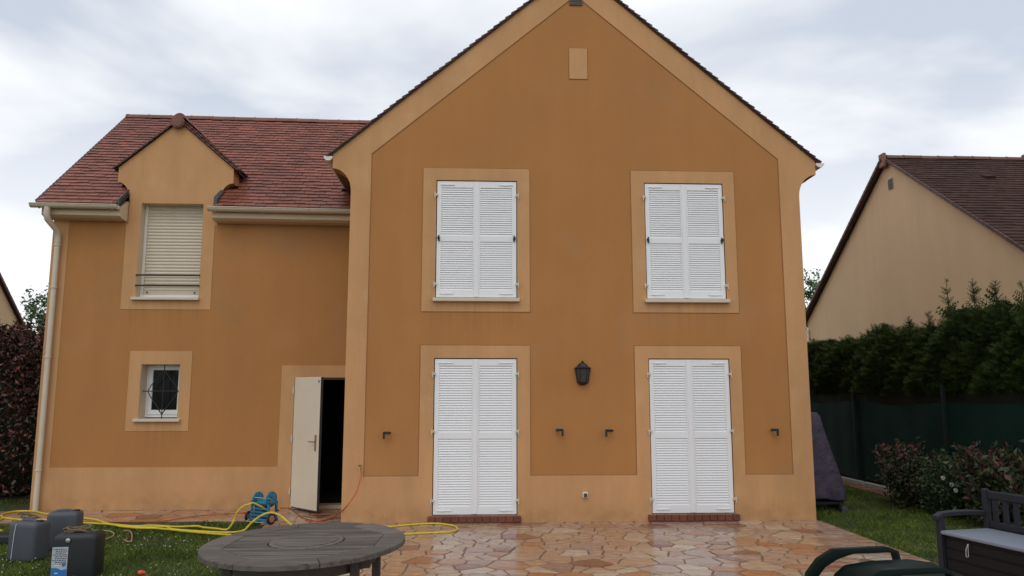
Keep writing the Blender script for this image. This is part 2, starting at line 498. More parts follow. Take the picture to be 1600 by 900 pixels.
def inset(p, d):
    n = len(p)
    if sum(p[i][0] * p[(i + 1) % n][1] - p[(i + 1) % n][0] * p[i][1] for i in range(n)) < 0: p = p[::-1]
    q = p
    for i in range(n):
        a, b = p[i], p[(i + 1) % n]
        ex, ey = b[0] - a[0], b[1] - a[1]; l = sqrt(ex * ex + ey * ey)
        if l < 1e-6: continue
        nx, ny = ey / l, -ex / l
        q = clip(q, nx, ny, a[0] * nx + a[1] * ny - d)
        if len(q) < 3: return []
    return q
stones = []   # each a convex outline in plan
regs = [[(-2.90, 0.0), (-2.02, -4.3), (4.88, -4.3), (4.88, 0.0)],
        [(-7.7, 0.30), (-1.86, 0.30), (-1.86, 1.39), (-7.7, 1.39)],
        [(-2.95, 0.0), (-1.86, 0.0), (-1.86, 0.30), (-3.02, 0.30)]]
def cells(poly, n, smin):
    """irregular slabs: a power diagram of unevenly spread seeds"""
    xs = [p[0] for p in poly]; ys = [p[1] for p in poly]; pts = []
    tries = 0
    while len(pts) < n and tries < 60000:
        tries += 1
        x, y = R.uniform(min(xs), max(xs)), R.uniform(min(ys), max(ys))
        r_ = R.choice((smin * .45, smin * .7, smin, smin * 1.25))
        if all((x - a) ** 2 + (y - b) ** 2 > (.5 * (r_ + c)) ** 2 for a, b, c in pts): pts.append((x, y, r_))
    for i, (x, y, r_) in enumerate(pts):
        q = list(poly)
        for j, (a, b, c) in enumerate(pts):
            if i == j: continue
            dx_, dy_ = a - x, b - y; d2 = dx_ * dx_ + dy_ * dy_
            if d2 > 2.6: continue
            q = clip(q, dx_, dy_, x * dx_ + y * dy_ + (d2 + .22 * (r_ * r_ - c * c)) / 2)
            if len(q) < 3: break
        if len(q) >= 3 and area(q) > .006:
            q = q if R.random() > 1.2 else q
            stones.append(q)
cells(regs[0], 520, 0.295)
cells(regs[1], 62, 0.36)
cells(regs[2], 4, 0.30)
patio = MB()
for rg in regs:
    patio.add([(x, y, -0.0045) for x, y in rg] + [(x, y, -0.12) for x, y in rg],
              [(0, 1, 2, 3), (0, 4, 5, 1), (1, 5, 6, 2), (2, 6, 7, 3), (3, 7, 4, 0)])
P = solo('patio', patio, 'mortar', kind='structure')
def stone_mb(p):
    q0 = inset(p, R.uniform(0.005, 0.010))
    if len(q0) < 3 or area(q0) < 0.006: return None
    # knock the corners off
    n = len(q0); q = []
    for i in range(n):
        a, b, c = V(q0[i - 1]), V(q0[i]), V(q0[(i + 1) % n])
        k = R.uniform(0.004, 0.024)
        k1 = min(k, (a - b).length * 0.3); k2 = min(k, (c - b).length * 0.3)
        q.append(b + (a - b).normalized() * k1); q.append(b + (c - b).normalized() * k2)
    out_ = []
    for i in range(len(q)):       # wobbly edges
        a, b = q[i], q[(i + 1) % len(q)]
        out_.append(a)
        l = (b - a).length
        if l > 0.14:
            nrm = V((b.y - a.y, a.x - b.x)).normalized()
            for t in ((0.33, 0.66) if l > 0.3 else (0.5,)):
                out_.append(a.lerp(b, t) - nrm * R.uniform(0.0, 0.010))
    q = out_; n = len(q)
    cx = sum(a.x for a in q) / n; cy = sum(a.y for a in q) / n
    tx, ty, h = R.gauss(0, 0.004), R.gauss(0, 0.004), R.uniform(-0.0005, 0.0025)
    def zf(a): return h + (a[0] - cx) * tx + (a[1] - cy) * ty
    top = [((a.x - cx) * 0.97 + cx, (a.y - cy) * 0.97 + cy) for a in q]
    vs = [(a[0], a[1], zf(a)) for a in top] + [(a.x, a.y, zf(a) - 0.0035) for a in q] + [(a.x, a.y, -0.03) for a in q]
    fs = [tuple(range(n))]
    for k in range(2):
        for i in range(n):
            j = (i + 1) % n; fs.append((k * n + i, (k + 1) * n + i, (k + 1) * n + j, k * n + j))
    return MB().add(vs, fs), (cx, cy, h)
built = []
for p in stones:
    r_ = stone_mb(p)
    if r_: built.append((r_[0], r_[1], area(p) / ((r_[1][1] + 11) ** 2)))
built.sort(key=lambda a: -a[2])
rest = MB()
for i, (mb, c, _) in enumerate(built):
    if i < 300:
        me = mb.mesh('paving_stone', M['stone'], c)
        fixn(me)
        o = bpy.data.objects.new('paving_stone', me); o.location = c; COL.objects.link(o); o.parent = P
    else:
        rest.add(mb.v, mb.f)
if rest.v:
    me = rest.mesh('small_paving_stones', M['stone']); fixn(me)
    o = bpy.data.objects.new('small_paving_stones', me); COL.objects.link(o); o.parent = P; o['kind'] = 'stuff'
pb = MB()   # paving that runs on behind the camera
pb.add([(-2.02, -4.3, -0.008), (-1.2, -9, -0.008), (4.88, -9, -0.008), (4.88, -4.3, -0.008)], [(0, 1, 2, 3)])
pv = solo('pavement', pb, 'stone', kind='structure')

# ------------------------------------------------------------------ roof tile helper
def tiles(mb, o, u, s, nu, ns, keep=None, tw=0.17, te=0.118, th=0.022, jit=1.0, rnd=R, js=.008, cut=None):
    """plain tiles: o = eave corner, u = unit along the eave, s = unit up the slope"""
    o, u, s = V(o), V(u).normalized(), V(s).normalized()
    n = u.cross(s)
    if n.z < 0: n = -n
    for j in range(ns):
        for i in range(nu + 1):
            a = (i - (0.5 if j % 2 else 0)) * tw
            b = j * te
            a0, a1 = max(a, 0), min(a + tw, nu * tw)
            if cut:
                yy_ = (o + s * (b + te / 2)).y
                r_ = cut(yy_)
                if r_:
                    lo_, hi_ = r_
                    if a0 < lo_ < a1: a1 = lo_
                    elif a0 < hi_ < a1: a0 = hi_
                    elif a0 >= lo_ and a1 <= hi_: continue
            if a1 - a0 < 0.02: continue
            c = o + u * ((a0 + a1) / 2) + s * (b + te / 2)
            if keep and not keep(c): continue
            g_ = 0.0025
            jx = rnd.uniform(-.003, .003) * jit; js_ = rnd.uniform(-js, js) * jit; jn = rnd.uniform(0, .005) * jit
            tl = te * 1.22
            p = []
            for (aa, bb, nn) in ((a0 + g_, 0, th), (a1 - g_, 0, th), (a1 - g_, tl, 0.002), (a0 + g_, tl, 0.002)):
                p.append(o + u * (aa + jx) + s * (b + bb + js_) + n * (nn + th * 0.9 + jn))
            q = [x - n * (th) for x in p[:2]]
            mb.add(p + q, [(0, 1, 2, 3), (4, 5, 1, 0), (4, 0, 3), (5, 2, 1)])

# ================================================================== THE HOUSE
H = Thing('house', (1.5, 0, 0), 'ochre rendered two storey house with white louvred shutters and red tiled roofs', 'house')
GL, GR, CX = -1.847, 4.845, 1.497
EZ, AZ, EH = 5.27, 8.30, 3.62         # ear eave height, apex, half width at ears
def ear(side, n=8):
    """cove profile of a gable ear, from wall up to the roof"""
    xw = GL if side < 0 else GR
    xe = CX - EH if side < 0 else CX + EH
    pts = []
    for k in range(n + 1):
        t = pi / 2 * k / n
        pts.append((xe + (xw - xe) * cos(t), 4.72 + 0.34 * sin(t)))
    return pts
outer = [(GR, 0.0)] + ear(1) + [(CX + EH, EZ), (CX, AZ), (CX - EH, EZ)] + ear(-1)[::-1] + [(GL, 0.0)]
def rect(x0, x1, z0, z1): return [(x0, z0), (x1, z0), (x1, z1), (x0, z1)]
SA, SB = (-0.585, 0.580), (2.502, 3.667)
UZ, DZ = (3.151, 4.889), (0.10, 2.27)
op = [rect(a[0] - .012, a[1] + .012, z[0], z[1] + .014) for a in (SA, SB) for z in (UZ, DZ)]
H.part('wall', MB().slab(outer, op, 0.0, 0.30), 'ochre', label='dark ochre rendered gable wall')
# pale border band: outer outline minus the inner panel, 7 mm proud
bandz, PL_, PR_ = 0.642, -1.555, 4.543
def rake(x, top): return top - abs(x - CX) * 0.842
inner = [(PL_, bandz), (-0.795, bandz), (-0.795, 2.47), (0.778, 2.47), (0.778, bandz), (2.288, bandz), (2.288, 2.47), (3.856, 2.47),
         (3.856, bandz), (PR_, bandz), (PR_, rake(PR_, 7.86)), (CX, 7.86), (PL_, rake(PL_, 7.86))]
outer2 = [(x + (0.0 if x < CX else 0.0), z) for x, z in outer]
H.part('border_band', MB().slab(outer2, [inner, op[1], op[3]], -0.007, 0.0015, back=False), 'band', label='pale ochre border and plinth of the gable')
for (a, b), (x0, x1) in (((-0.795, 0.778), SA), ((2.288, 3.856), SB)):
    H.part('window_surround', MB().slab(rect(a, b, 2.952, 5.091), [rect(x0 - .012, x1 + .012, 3.151, 4.903)], -0.0065, 0.0015, back=False), 'band', label='pale ochre window surround')
H.part('plaque', MB().cbox(1.385, 1.665, -0.008, 0.002, 6.51, 7.005, 0.003), 'band', label='small pale ochre rectangle high on the gable')
def joints(poly, y, closed=False, w_=.0045):
    mb = MB(); n = len(poly)
    for i in range(n if closed else n - 1):
        a, b = V(poly[i]), V(poly[(i + 1) % n]); d_ = (b - a).normalized(); q = V((-d_.y, d_.x)) * w_
        vs = [a - q - d_ * w_, b - q + d_ * w_, b + q + d_ * w_, a + q - d_ * w_]
        k_ = y - .0006 * (i % 2)
        mb.add([(p[0], k_, p[1]) for p in vs] + [(p[0], y + .006, p[1]) for p in vs], [(0, 1, 2, 3), (0, 4, 5, 1), (1, 5, 6, 2), (2, 6, 7, 3), (3, 7, 4, 0)])
    return mb
H.part('scored_joint', joints(inner, -.0078, True), 'joint', label='scored line round the dark render panel')
for (a, b) in ((-0.795, 0.778), (2.288, 3.856)):
    H.part('scored_joint', joints(rect(a, b, 2.952, 5.091), -.0078, True, .003), 'joint')
H.part('scored_joint', joints(rect(1.385, 1.665, 6.51, 7.005), -.0088, True, .003), 'joint')
# apex ventilation grille
vg = H.part('vent_grille', MB().slab(rect(1.40, 1.60, 7.70, 7.86), [rect(1.415, 1.585, 7.712, 7.85)], -0.02, 0.0, ), 'slate')
me = MB().box(0, .17, -.012, .0, 0, .008).mesh('vent_slat', M['metal'])
for k in range(6): H.piece('vent_slat', me, (1.415, -0.004, 7.718 + k * .022), (rad(25), 0, 0), vg)
# sides and back of the gable block
H.part('side_wall', MB().box(GL, GL + .3, 0.30, 9.0, 0, 5.2), 'ochre')
H.part('side_wall', MB().box(GR - .3, GR, 0.30, 9.0, 0, 5.2), 'ochre')
H.part('back_wall', MB().slab([(GR - .3, 0), (GR - .3, 5.2), (CX, 8.0), (GL + .3, 5.2), (GL + .3, 0)], [], 8.7, 9.0), 'ochre')
# eave soffits of the gable block (behind the ears)
for sgn, xw in ((-1, GL), (1, GR)):
    xe = CX + sgn * EH
    a, b = sorted((xw, xe))
    H.part('soffit', MB().box(a + .002, b - .002, 0.302, 8.9, 5.055, 5.085), 'soffit')
    H.part('fascia', MB().box(min(xe, xe - sgn * .02), max(xe, xe - sgn * .02), 0.302, 8.9, 5.086, 5.27), 'soffit')
    gx = xe + sgn * 0.065
    prof = [(gx + .065 * cos(pi + pi * k / 10), 5.235 + .065 * sin(pi + pi * k / 10)) for k in range(11)]
    prof2 = [(gx + .058 * cos(pi + pi * k / 10), 5.235 + .058 * sin(pi + pi * k / 10)) for k in range(11)]
    gm = MB(); n = 11
    vs = [(x, -0.03, z) for x, z in prof] + [(x, 9.0, z) for x, z in prof] + [(x, -0.03, z) for x, z in prof2] + [(x, 9.0, z) for x, z in prof2]
    fs = [(i, i + 1, n + i + 1, n + i) for i in range(n - 1)] + [(2 * n + i, 3 * n + i, 3 * n + i + 1, 2 * n + i + 1) for i in range(n - 1)]
    gm.add(vs, fs)
    gm.slab(prof, [], -0.034, -0.026)
    H.part('gutter', gm, 'offwhite', label='white gutter end at the gable ear')

# gable block roof
SL = atan2(AZ - EZ, EH)
for sgn in (-1, 1):
    ux, uz = cos(SL), sin(SL)
    base = MB()
    x0, z0 = CX + sgn * (EH + 0.08), EZ - 0.08 * math.tan(SL)
    y0, y1 = -0.02, 9.05
    p = [(x0, y0, z0), (x0, y1, z0), (CX, y1, AZ), (CX, y0, AZ)]
    base.add([V(q) + V((0, 0, .002)) for q in p] + [V(q) + V((0, 0, .045)) for q in p],
             [(0, 1, 2, 3), (4, 5, 6, 7), (0, 1, 5, 4), (1, 2, 6, 5), (2, 3, 7, 6), (3, 0, 4, 7)])
    rf = H.part('roof', base, 'tilebase', label='steep tiled roof slope of the gable block')
    t = MB()
    ln = (EH + .08) / cos(SL)
    ns = int(ln / .118)
    o = V((x0, 0.07, z0)) + V((0, 0, .045))
    tiles(t, o, (0, 1, 0), (-sgn * ux, 0, uz), 52, ns)
    H.part('roof_tiles', t, 'tile', rf, kind='stuff', fix=False)
    # verge tiles, one by one along the front edge
    vm = MB().add([(-.0, -.055, .0), (.0, -.055, .02), (.165, -.055, .004), (.165, -.055, .014), (-.0, .09, .0), (.0, .09, .02), (.165, .09, .004), (.165, .09, .014)],
                  [(0, 2, 3, 1), (4, 5, 7, 6), (0, 1, 5, 4), (2, 6, 7, 3), (1, 3, 7, 5), (0, 4, 6, 2)]).mesh('verge_tile', M['verge'])
    fixn(vm)
    for j in range(ns + 1):
        c = V((x0, 0, z0)) + V((-sgn * ux, 0, uz)) * (j * .118) + V((0, 0, .035 + R.uniform(0, .005)))
        ry = -SL if sgn < 0 else SL + pi
        ob = H.piece('verge_tile', vm, c + V((0, R.uniform(-.006, .006), 0)), None, rf)
        if sgn < 0: ob.rotation_euler = (0, -SL + .13, 0)
        else: ob.rotation_euler = (0, -SL + .13, pi); ob.location.y += 0.035
    # dark undercloak strip just under the verge
    uc = MB(); a = V((x0, 0, z0)); b = V((CX, 0, AZ))
    uc.add([a + V((0, -.03, .0)), b + V((0, -.03, .0)), b + V((0, -.03, .045)), a + V((0, -.03, .045)),
            a + V((0, .0, .0)), b + V((0, .0, .0)), b + V((0, .0, .045)), a + V((0, .0, .045))],
           [(0, 1, 2, 3), (4, 5, 6, 7), (0, 1, 5, 4), (2, 3, 7, 6), (0, 3, 7, 4), (1, 2, 6, 5)])
    H.part('undercloak', uc, 'verge', rf)
def ridge_run(a, b, parent, n, rr=0.11, mm='ridge'):
    a, b = V(a), V(b); d = b - a; l = d.length / n
    rt = MB(); seg = 8
    vs = []
    for x, k in ((0, 1.06), (0.03, 1.06), (0.03, 1.0), (l + .03, 0.97)):
        for i in range(seg + 1):
            an = pi * i / seg
            vs.append((x, rr * k * cos(an) * 1.1, rr * k * sin(an) - .03))
    fs = [(j * (seg + 1) + i, j * (seg + 1) + i + 1, (j + 1) * (seg + 1) + i + 1, (j + 1) * (seg + 1) + i) for j in range(3) for i in range(seg)]
    fs.append(tuple(range(seg + 1)))
    rt.add(vs, fs)
    me = rt.mesh('ridge_tile', M[mm], smooth=True)
    rz = atan2(d.y, d.x)
    for i in range(n):
        H_ = parent[0]
        ob = H_.piece('ridge_tile', me, a + d * (i / n) + V((0, 0, R.uniform(-.004, .004))), (0, 0, rz), parent[1])
ridge_run((CX, -0.05, AZ + .07), (CX, 9.05, AZ + .07), (H, rf), 22)

# ------------------------------------------------ left wing
LX, LE = -6.812, 4.86
RY, RZ = 3.93, 7.22
dcx, dh = -4.925, 0.925
DAZ, DEZ, DBZ = 6.235, 5.44, 5.20
def dear(side, n=7):
    xw = dcx + side * 0.715; xe = dcx + side * dh
    pts = []
    for k in range(n + 1):
        t = pi / 2 * k / n
        pts.append((xw + (xe - xw) * (1 - cos(t)), 4.88 + (DBZ - 4.88) * sin(t)))
    return pts
w1, w2 = (-5.449, -4.455, 3.305, 4.850), (-5.282, -4.678, 1.378, 2.242)
dr = (-2.878, -2.02, 0.03, 2.035)
lout = [(-1.86, 0), (-1.86, LE), (dcx + .715, LE)] + dear(1) + [(dcx + dh, DEZ), (dcx, DAZ), (dcx - dh, DEZ)] + dear(-1)[::-1] + [(dcx - .715, LE), (LX, LE), (LX, 0)]
holes = [rect(*w1), rect(*w2), rect(*dr)]
H.part('wall', MB().slab(lout, holes, D, D + .28), 'ochre', label='dark ochre rendered wall of the set back left wing')
H.part('side_wall', MB().box(LX, LX + .28, D + .28, 7.8, 0, 4.9), 'band')
sg_ = MB().slab([(D + .28, 4.901), (7.2, 4.901), (RY, RZ - .08)], [], 0, .28)
sg_.v = [(LX + p[1], p[0], p[2]) for p in sg_.v]
H.part('side_wall', sg_, 'band')
# corner pilaster band + plinth + door surround (one pale piece), reveal returns
lb = 0.647
H.part('border_band', MB().slab([(-1.86, 0), (-1.86, 2.226), (-3.085, 2.226), (-3.092, lb), (-6.565, lb), (-6.565, LE), (LX, LE), (LX, 0), (dr[0], 0), (dr[0], dr[3]), (dr[1], dr[3]), (dr[1], 0)],
                                [], D - .007, D + .0015, back=False), 'band', label='pale ochre corner, plinth and door surround of the left wing')
du = [(dcx + .665, 3.114), (dcx + .665, 4.5)] + [(dcx + .715, 4.5)] + dear(1) + [(dcx + dh, DEZ), (dcx, DAZ), (dcx - dh, DEZ)] + dear(-1)[::-1] + [(dcx - .715, 4.5), (-5.669, 4.5), (-5.669, 3.114)]
H.part('dormer_front', MB().slab(du, [rect(*w1)], D - .0068, D + .0015, back=False), 'band', label='pale ochre dormer gable and window surround')
H.part('window_surround', MB().slab(rect(-5.467, -4.499, 1.20, 2.449), [rect(*w2)], D - .0065, D + .0015, back=False), 'band')
# returns behind the dormer ears
for sd_ in (-1, 1):
    c = MB()
    pr = [(dcx + sd_ * .5, 4.6)] + dear(sd_) + [(dcx + sd_ * dh, DEZ - .03), (dcx + sd_ * .5, DEZ - .03)]
    c.slab(pr, [], D + .281, D + .52)
    H.part('dormer_cheek', c, 'soffit')

# --- main left roof
EY, EZ2 = 1.10, 4.765
SL2 = atan2(RZ - EZ2, RY - EY)
TILT = .0105      # the old roof drops a little towards the gable
def shear(mb):
    mb.v = [(p[0], p[1], p[2] - max(0, p[0] - XL) * TILT) for p in mb.v]; return mb
XL = -6.93
def zroof(y): return EZ2 + (y - EY) * math.tan(SL2)
def keepL(c):
    # inside the gable block
    if c.z > 5.1 and c.x > CX - EH - .1 + max(0, (c.z - EZ) / .842): return False
    # under the dormer roof
    if abs(c.x - dcx) < 0.9 - max(0, (c.z - 5.42)) / .9 and c.y > D + .08 and c.z > 4.9:
        if c.z < 6.2: return False
    return True
bs = MB()
def quad_slab(mb, pts, t=.03):
    n = len(pts)
    vs = [V(p) for p in pts] + [V(p) - V((0, 0, t)) for p in pts]
    mb.add(vs, [tuple(range(n)), tuple(range(2 * n - 1, n - 1, -1))] + [(i, i + n, (i + 1) % n + n, (i + 1) % n) for i in range(n)])
XL = -6.93
quad_slab(bs, [(XL, EY, EZ2), (dcx - .72, EY, EZ2), (dcx - .72, D, zroof(D)), (dcx - .72, D + .4, zroof(D + .4)), (XL, D + .4, zroof(D + .4))])
quad_slab(bs, [(dcx + .72, EY, EZ2), (-1.86, EY, EZ2), (-1.86, D + .4, zroof(D + .4)), (dcx + .72, D + .4, zroof(D + .4))])
quad_slab(bs, [(XL, D + .4, zroof(D + .4)), (-1.86, D + .4, zroof(D + .4)), (0.17, RY, RZ), (XL, RY, RZ)])
lr = H.part('roof', shear(bs), 'tilebase', label='red tiled roof of the left wing')
t = MB()
ns = int((RY - EY) / cos(SL2) / .118)
tiles(t, (XL, EY - .03, EZ2 - .02), (1, 0, 0), (0, cos(SL2), sin(SL2)), 42, ns, keepL, js=.011, cut=lambda y: (dcx - .765 - XL, dcx + .755 - XL) if y < D + .03 else None)
H.part('roof_tiles', shear(t), 'tile', lr, kind='stuff', fix=False)
bk = MB(); quad_slab(bk, [(XL, RY, RZ), (0.17, RY, RZ), (-1.86, 7.8, RZ - 3.35), (XL, 7.8, RZ - 3.35)])
H.part('rear_slope', bk, 'tilebase', lr)
tb_ = MB()
ridge_run((XL - .02, RY, RZ + .002), (0.1, RY, RZ + .002 - 7 * TILT), (H, lr), 17, .095)
# left verge tiles
vm2 = MB().box(-.035, .02, 0, .14, -.03, .02).mesh('verge_tile', M['verge'])
for j in range(ns):
    c = V((XL, EY, EZ2 + .03)) + V((0, cos(SL2), sin(SL2))) * (j * .118)
    H.piece('verge_tile', vm2, c, (SL2 - .06, 0, 0), lr)

# --- dormer roof
DS = atan2(DAZ - DEZ, dh)
for sgn in (-1, 1):
    b = MB()
    ov = .06
    xe, ze = dcx + sgn * (dh + ov), DEZ - ov * math.tan(DS)
    yA = EY + (DAZ - EZ2) / math.tan(SL2) + .05; yE = EY + (ze - EZ2) / math.tan(SL2) + .02
    quad_slab(b, [(xe, D - .02, ze + .04), (xe, yE, ze + .04), (dcx, yA, DAZ + .04), (dcx, D - .02, DAZ + .04)], .036)
    dr_ = H.part('dormer_roof', b, 'tilebase', label='small tiled dormer roof slope')
    t = MB(); ln = (dh + ov) / cos(DS); nn = int(ln / .105)
    tiles(t, (xe, D + .06, ze + .045), (0, 1, 0), (-sgn * cos(DS), 0, sin(DS)), 9, nn,
          lambda c: c.z > zroof(c.y) - .03, te=.108)
    H.part('roof_tiles', t, 'tile', dr_, kind='stuff', fix=False)
    for j in range(int((ln - .10) / .105) + 1):
        c = V((xe, D + (.035 if sgn > 0 else 0), ze + .035)) + V((-sgn * cos(DS), 0, sin(DS))) * (j * .105 - .02)
        ob = H.piece('verge_tile', vm, c, (0, -DS + .13, pi if sgn > 0 else 0), dr_)
ridge_run((dcx, D - .02, DAZ + .09), (dcx, 2.85, DAZ + .09), (H, dr_), 4, .085)
# hexagonal ridge end plate
pl = []
for (a, b_) in ((0, .125), (-.055, .085), (-.108, .012), (-.095, -.060), (-.048, -.105), (.048, -.105), (.095, -.060), (.108, .012), (.055, .085)):
    pl.append((dcx + a, 6.215 + b_))
H.part('ridge_end_cap', MB().slab(pl, [], D - .10, D - .055).slab([(dcx + (a - dcx) * .8, 6.215 + (b_ - 6.215) * .8) for a, b_ in pl], [], D - .112, D - .10), 'ridge', dr_, label='pointed clay ridge end cap')
# lead flashings beside the dormer
for sgn in (-1, 1):
    f = MB()
    xa, xb = dcx + sgn * .735, dcx + sgn * (.765 if sgn < 0 else .785)
    f.add([(xa, EY - .02, EZ2 + (.075 if sgn < 0 else .12)), (xb, EY - .02, EZ2 + (.065 if sgn < 0 else .08)), (xb, EY - .02, EZ2 - .04), (xa, EY - .02, EZ2 - .07),
           (xa, D + .06, zroof(D + .06) + .06), (xb, D + .06, zroof(D + .06) + .04), (xb, D + .12, zroof(D + .12)), (xa, D + .12, zroof(D + .12))],
          [(0, 1, 2, 3), (4, 7, 6, 5), (0, 4, 5, 1), (1, 5, 6, 2), (0, 3, 7, 4)])
    H.part('flashing', f, 'slate', fix=False)

# --- gutters, fascia boxes
def half_gutter(x0, x1, y, z, r=.062):
    g_ = MB(); n = 11
    for rr, in ((r,), (r - .006,)):
        pr = [(y + rr * cos(pi + pi * k / 10), z + rr * sin(pi + pi * k / 10)) for k in range(n)]
        g_.add([(x0, a, b) for a, b in pr] + [(x1, a, b) for a, b in pr], [(i, i + 1, n + i + 1, n + i) for i in range(n - 1)])
    for x in (x0, x1):
        pr = [(y + r * cos(pi + pi * k / 10), z + r * sin(pi + pi * k / 10)) for k in range(n)]
        g_.add([(x - .004, a, b) for a, b in pr] + [(x + .004, a, b) for a, b in pr],
               [tuple(range(n)), tuple(range(2 * n - 1, n - 1, -1))] + [(i, i + n, (i + 1) % n + n, (i + 1) % n) for i in range(n)])
    g_.tube([(x0, y - r, z), (x1, y - r, z)], .008, 6)
    return g_
for x0, x1 in ((-6.99, dcx - .73), (dcx + .67, -1.88)):
    gy, gz = EY - .055, EZ2 - .03
    gu = H.part('gutter', shear(half_gutter(x0, x1, gy, gz)), 'beige', smooth=True, label='beige half round gutter')
    bm_ = MB().tube([(0, .068 * cos(pi + pi * k / 8), .068 * sin(pi + pi * k / 8)) for k in range(9)], .007, 5).mesh('gutter_bracket', M['beige'])
    nb = max(2, int((x1 - x0) / .5))
    for k in range(nb):
        bxk = x0 + .12 + k * (x1 - x0 - .2) / max(1, nb - 1)
        H.piece('gutter_bracket', bm_, (bxk, gy, gz - max(0, bxk - XL) * TILT), None, gu)
    # boxed eave below
    a, b = (x0 + .12, x1) if x0 < -6 else (x0 + .03, x1)
    e_ = MB()
    pr = [(EY + .03, EZ2 - .03), (D - .008, EZ2 + .12), (D - .008, EZ2 - .215), (EY + .10, EZ2 - .205), (EY + .03, EZ2 - .175)]
    n = len(pr)
    e_.add([(a, p_[0], p_[1]) for p_ in pr] + [(b, p_[0], p_[1]) for p_ in pr],
           [tuple(range(n)), tuple(range(2 * n - 1, n - 1, -1))] + [(i, i + n, (i + 1) % n + n, (i + 1) % n) for i in range(n)])
    H.part('eave_box', shear(e_), 'cream', label='beige boxed eave')
# downpipe
dpx = -6.69
dp = MB()
dp.tube([(dpx - .05, EY - .055, EZ2 - .08), (dpx - .05, EY - .055, EZ2 - .20), (dpx - .045, EY - .03, EZ2 - .27), (dpx - .005, D - .12, EZ2 - .40), (dpx, D - .075, EZ2 - .50), (dpx, D - .075, EZ2 - .60)], .047, 14)
dp.tube([(dpx, D - .075, EZ2 - .6), (dpx, D - .075, 0.0)], .041, 14)
dpo = H.part('downpipe', dp, 'beige', smooth=True, label='long beige plastic downpipe at the left corner')
cm = MB().tube([(0, 0, -.012), (0, 0, .012)], .052, 14).mesh('pipe_collar', M['beige'], smooth=False)
for z in (4.15, 3.45, 2.35, .62): H.piece('pipe_collar', cm, (dpx, D - .075, z - (0 if z < 4 else .02)), None, dpo)

# --- shutters (four pairs)
def leaf(x0, x1, z0, z1, left, tall):
    w_, h_ = x1 - x0, z1 - z0
    yf, yb = 0.005, 0.037
    st_o, st_i, top, bot, mid = .062, .052, .095, .105, .085
    xl, xr = (x0 + st_o, x1 - st_i) if left else (x0 + st_i, x1 - st_o)
    zm = z0 + h_ * .5
    f = MB()
    f.slab(rect(x0, x1, z0, z1), [rect(xl, xr, z0 + bot, zm - mid / 2), rect(xl, xr, zm + mid / 2, z1 - top)], yf, yb)
    nm = 'tall white louvred shutter leaf' if tall else 'white louvred shutter leaf'
    lf = H.part('shutter', f, 'white', label=None)
    H.part('shutter_backing', MB().box(x0 + .01, x1 - .01, yb + .002, yb + .012, z0 + .01, z1 - .01), 'white', lf)
    pitch = .0345 if tall else .0325
    W = xr - xl
    sm = MB()
    sm.add([(0, -.0005, 0), (W, -.0005, 0), (W, .0142, .0312), (0, .0142, .0312), (0, .006, -.003), (W, .006, -.003), (W, .0220, .0268), (0, .0220, .0268)],
           [(0, 1, 2, 3), (7, 6, 5, 4), (0, 4, 5, 1), (2, 6, 7, 3), (0, 3, 7, 4), (1, 5, 6, 2)])
    key = ('slat', round(W, 3))
    me = sm.mesh('slat', M['white']); fixn(me)
    joined = MB()
    for za, zb in ((z0 + bot, zm - mid / 2), (zm + mid / 2, z1 - top)):
        n = int((zb - za) / pitch); pp = (zb - za) / n
        for k in range(n):
            zz_ = za + k * pp + .001
            if tall: H.piece('slat', me, (xl, yf + .004, zz_ + R.uniform(-.0004, .0004)), (R.uniform(-.012, .012), 0, 0), lf)
            else:
                dz = R.uniform(-.0006, .0006); ry = R.uniform(-.002, .002)
                joined.add([(p[0] + xl, p[1] + yf + .004, p[2] + zz_ + dz + p[0] * ry) for p in sm.v], sm.f)
    if not tall: H.part('louvres', joined, 'white', lf, kind='stuff')
    if left:
        H.part('cover_strip', MB().cbox(x1 - .034, x1 + .034, yf - .012, yf - .001, z0 + .004, z1 - .004, .003), 'white', lf)
    # hinge pintles, strap bars, screw dots
    xo = x0 if left else x1; s_ = -1 if left else 1
    hz = [z1 - .21, z0 + .19] + ([zm + .06] if tall else [])
    for z in hz:
        H.part('hinge', MB().cbox(min(xo + s_ * .045, xo - s_ * .012), max(xo + s_ * .036, xo - s_ * .012), -.024, yf + .002, z - .018, z + .018, .004).tube([(xo + s_ * .03, -.028, z - .05), (xo + s_ * .03, -.028, z + .03)], .009, 8), 'beige', lf)
    for z in (z1 - .055, z0 + .05):
        xa = xo - s_ * .05; xb = xo - s_ * .25
        H.part('bolt_bar', MB().tube([(xa, yf - .007, z), (xb, yf - .007, z), (xb, yf - .007, z + .012)], .006, 6).cbox(min(xa, xb) + .06, min(xa, xb) + .10, yf - .014, yf, z - .010, z + .010, .002), 'white', lf)
    if not tall:
        H.part('latch', MB().tube([(xo - s_ * .035, yf - .02, zm + .045), (xo - s_ * .022, yf - .028, zm + .01), (xo - s_ * .038, yf - .022, zm - .045)], [.011, .016, .009], 8).cbox(xo - s_ * .035 - .012, xo - s_ * .035 + .012, yf - .014, yf, zm - .02, zm + .02, .003), 'black', lf, label='black shutter latch')
    return lf
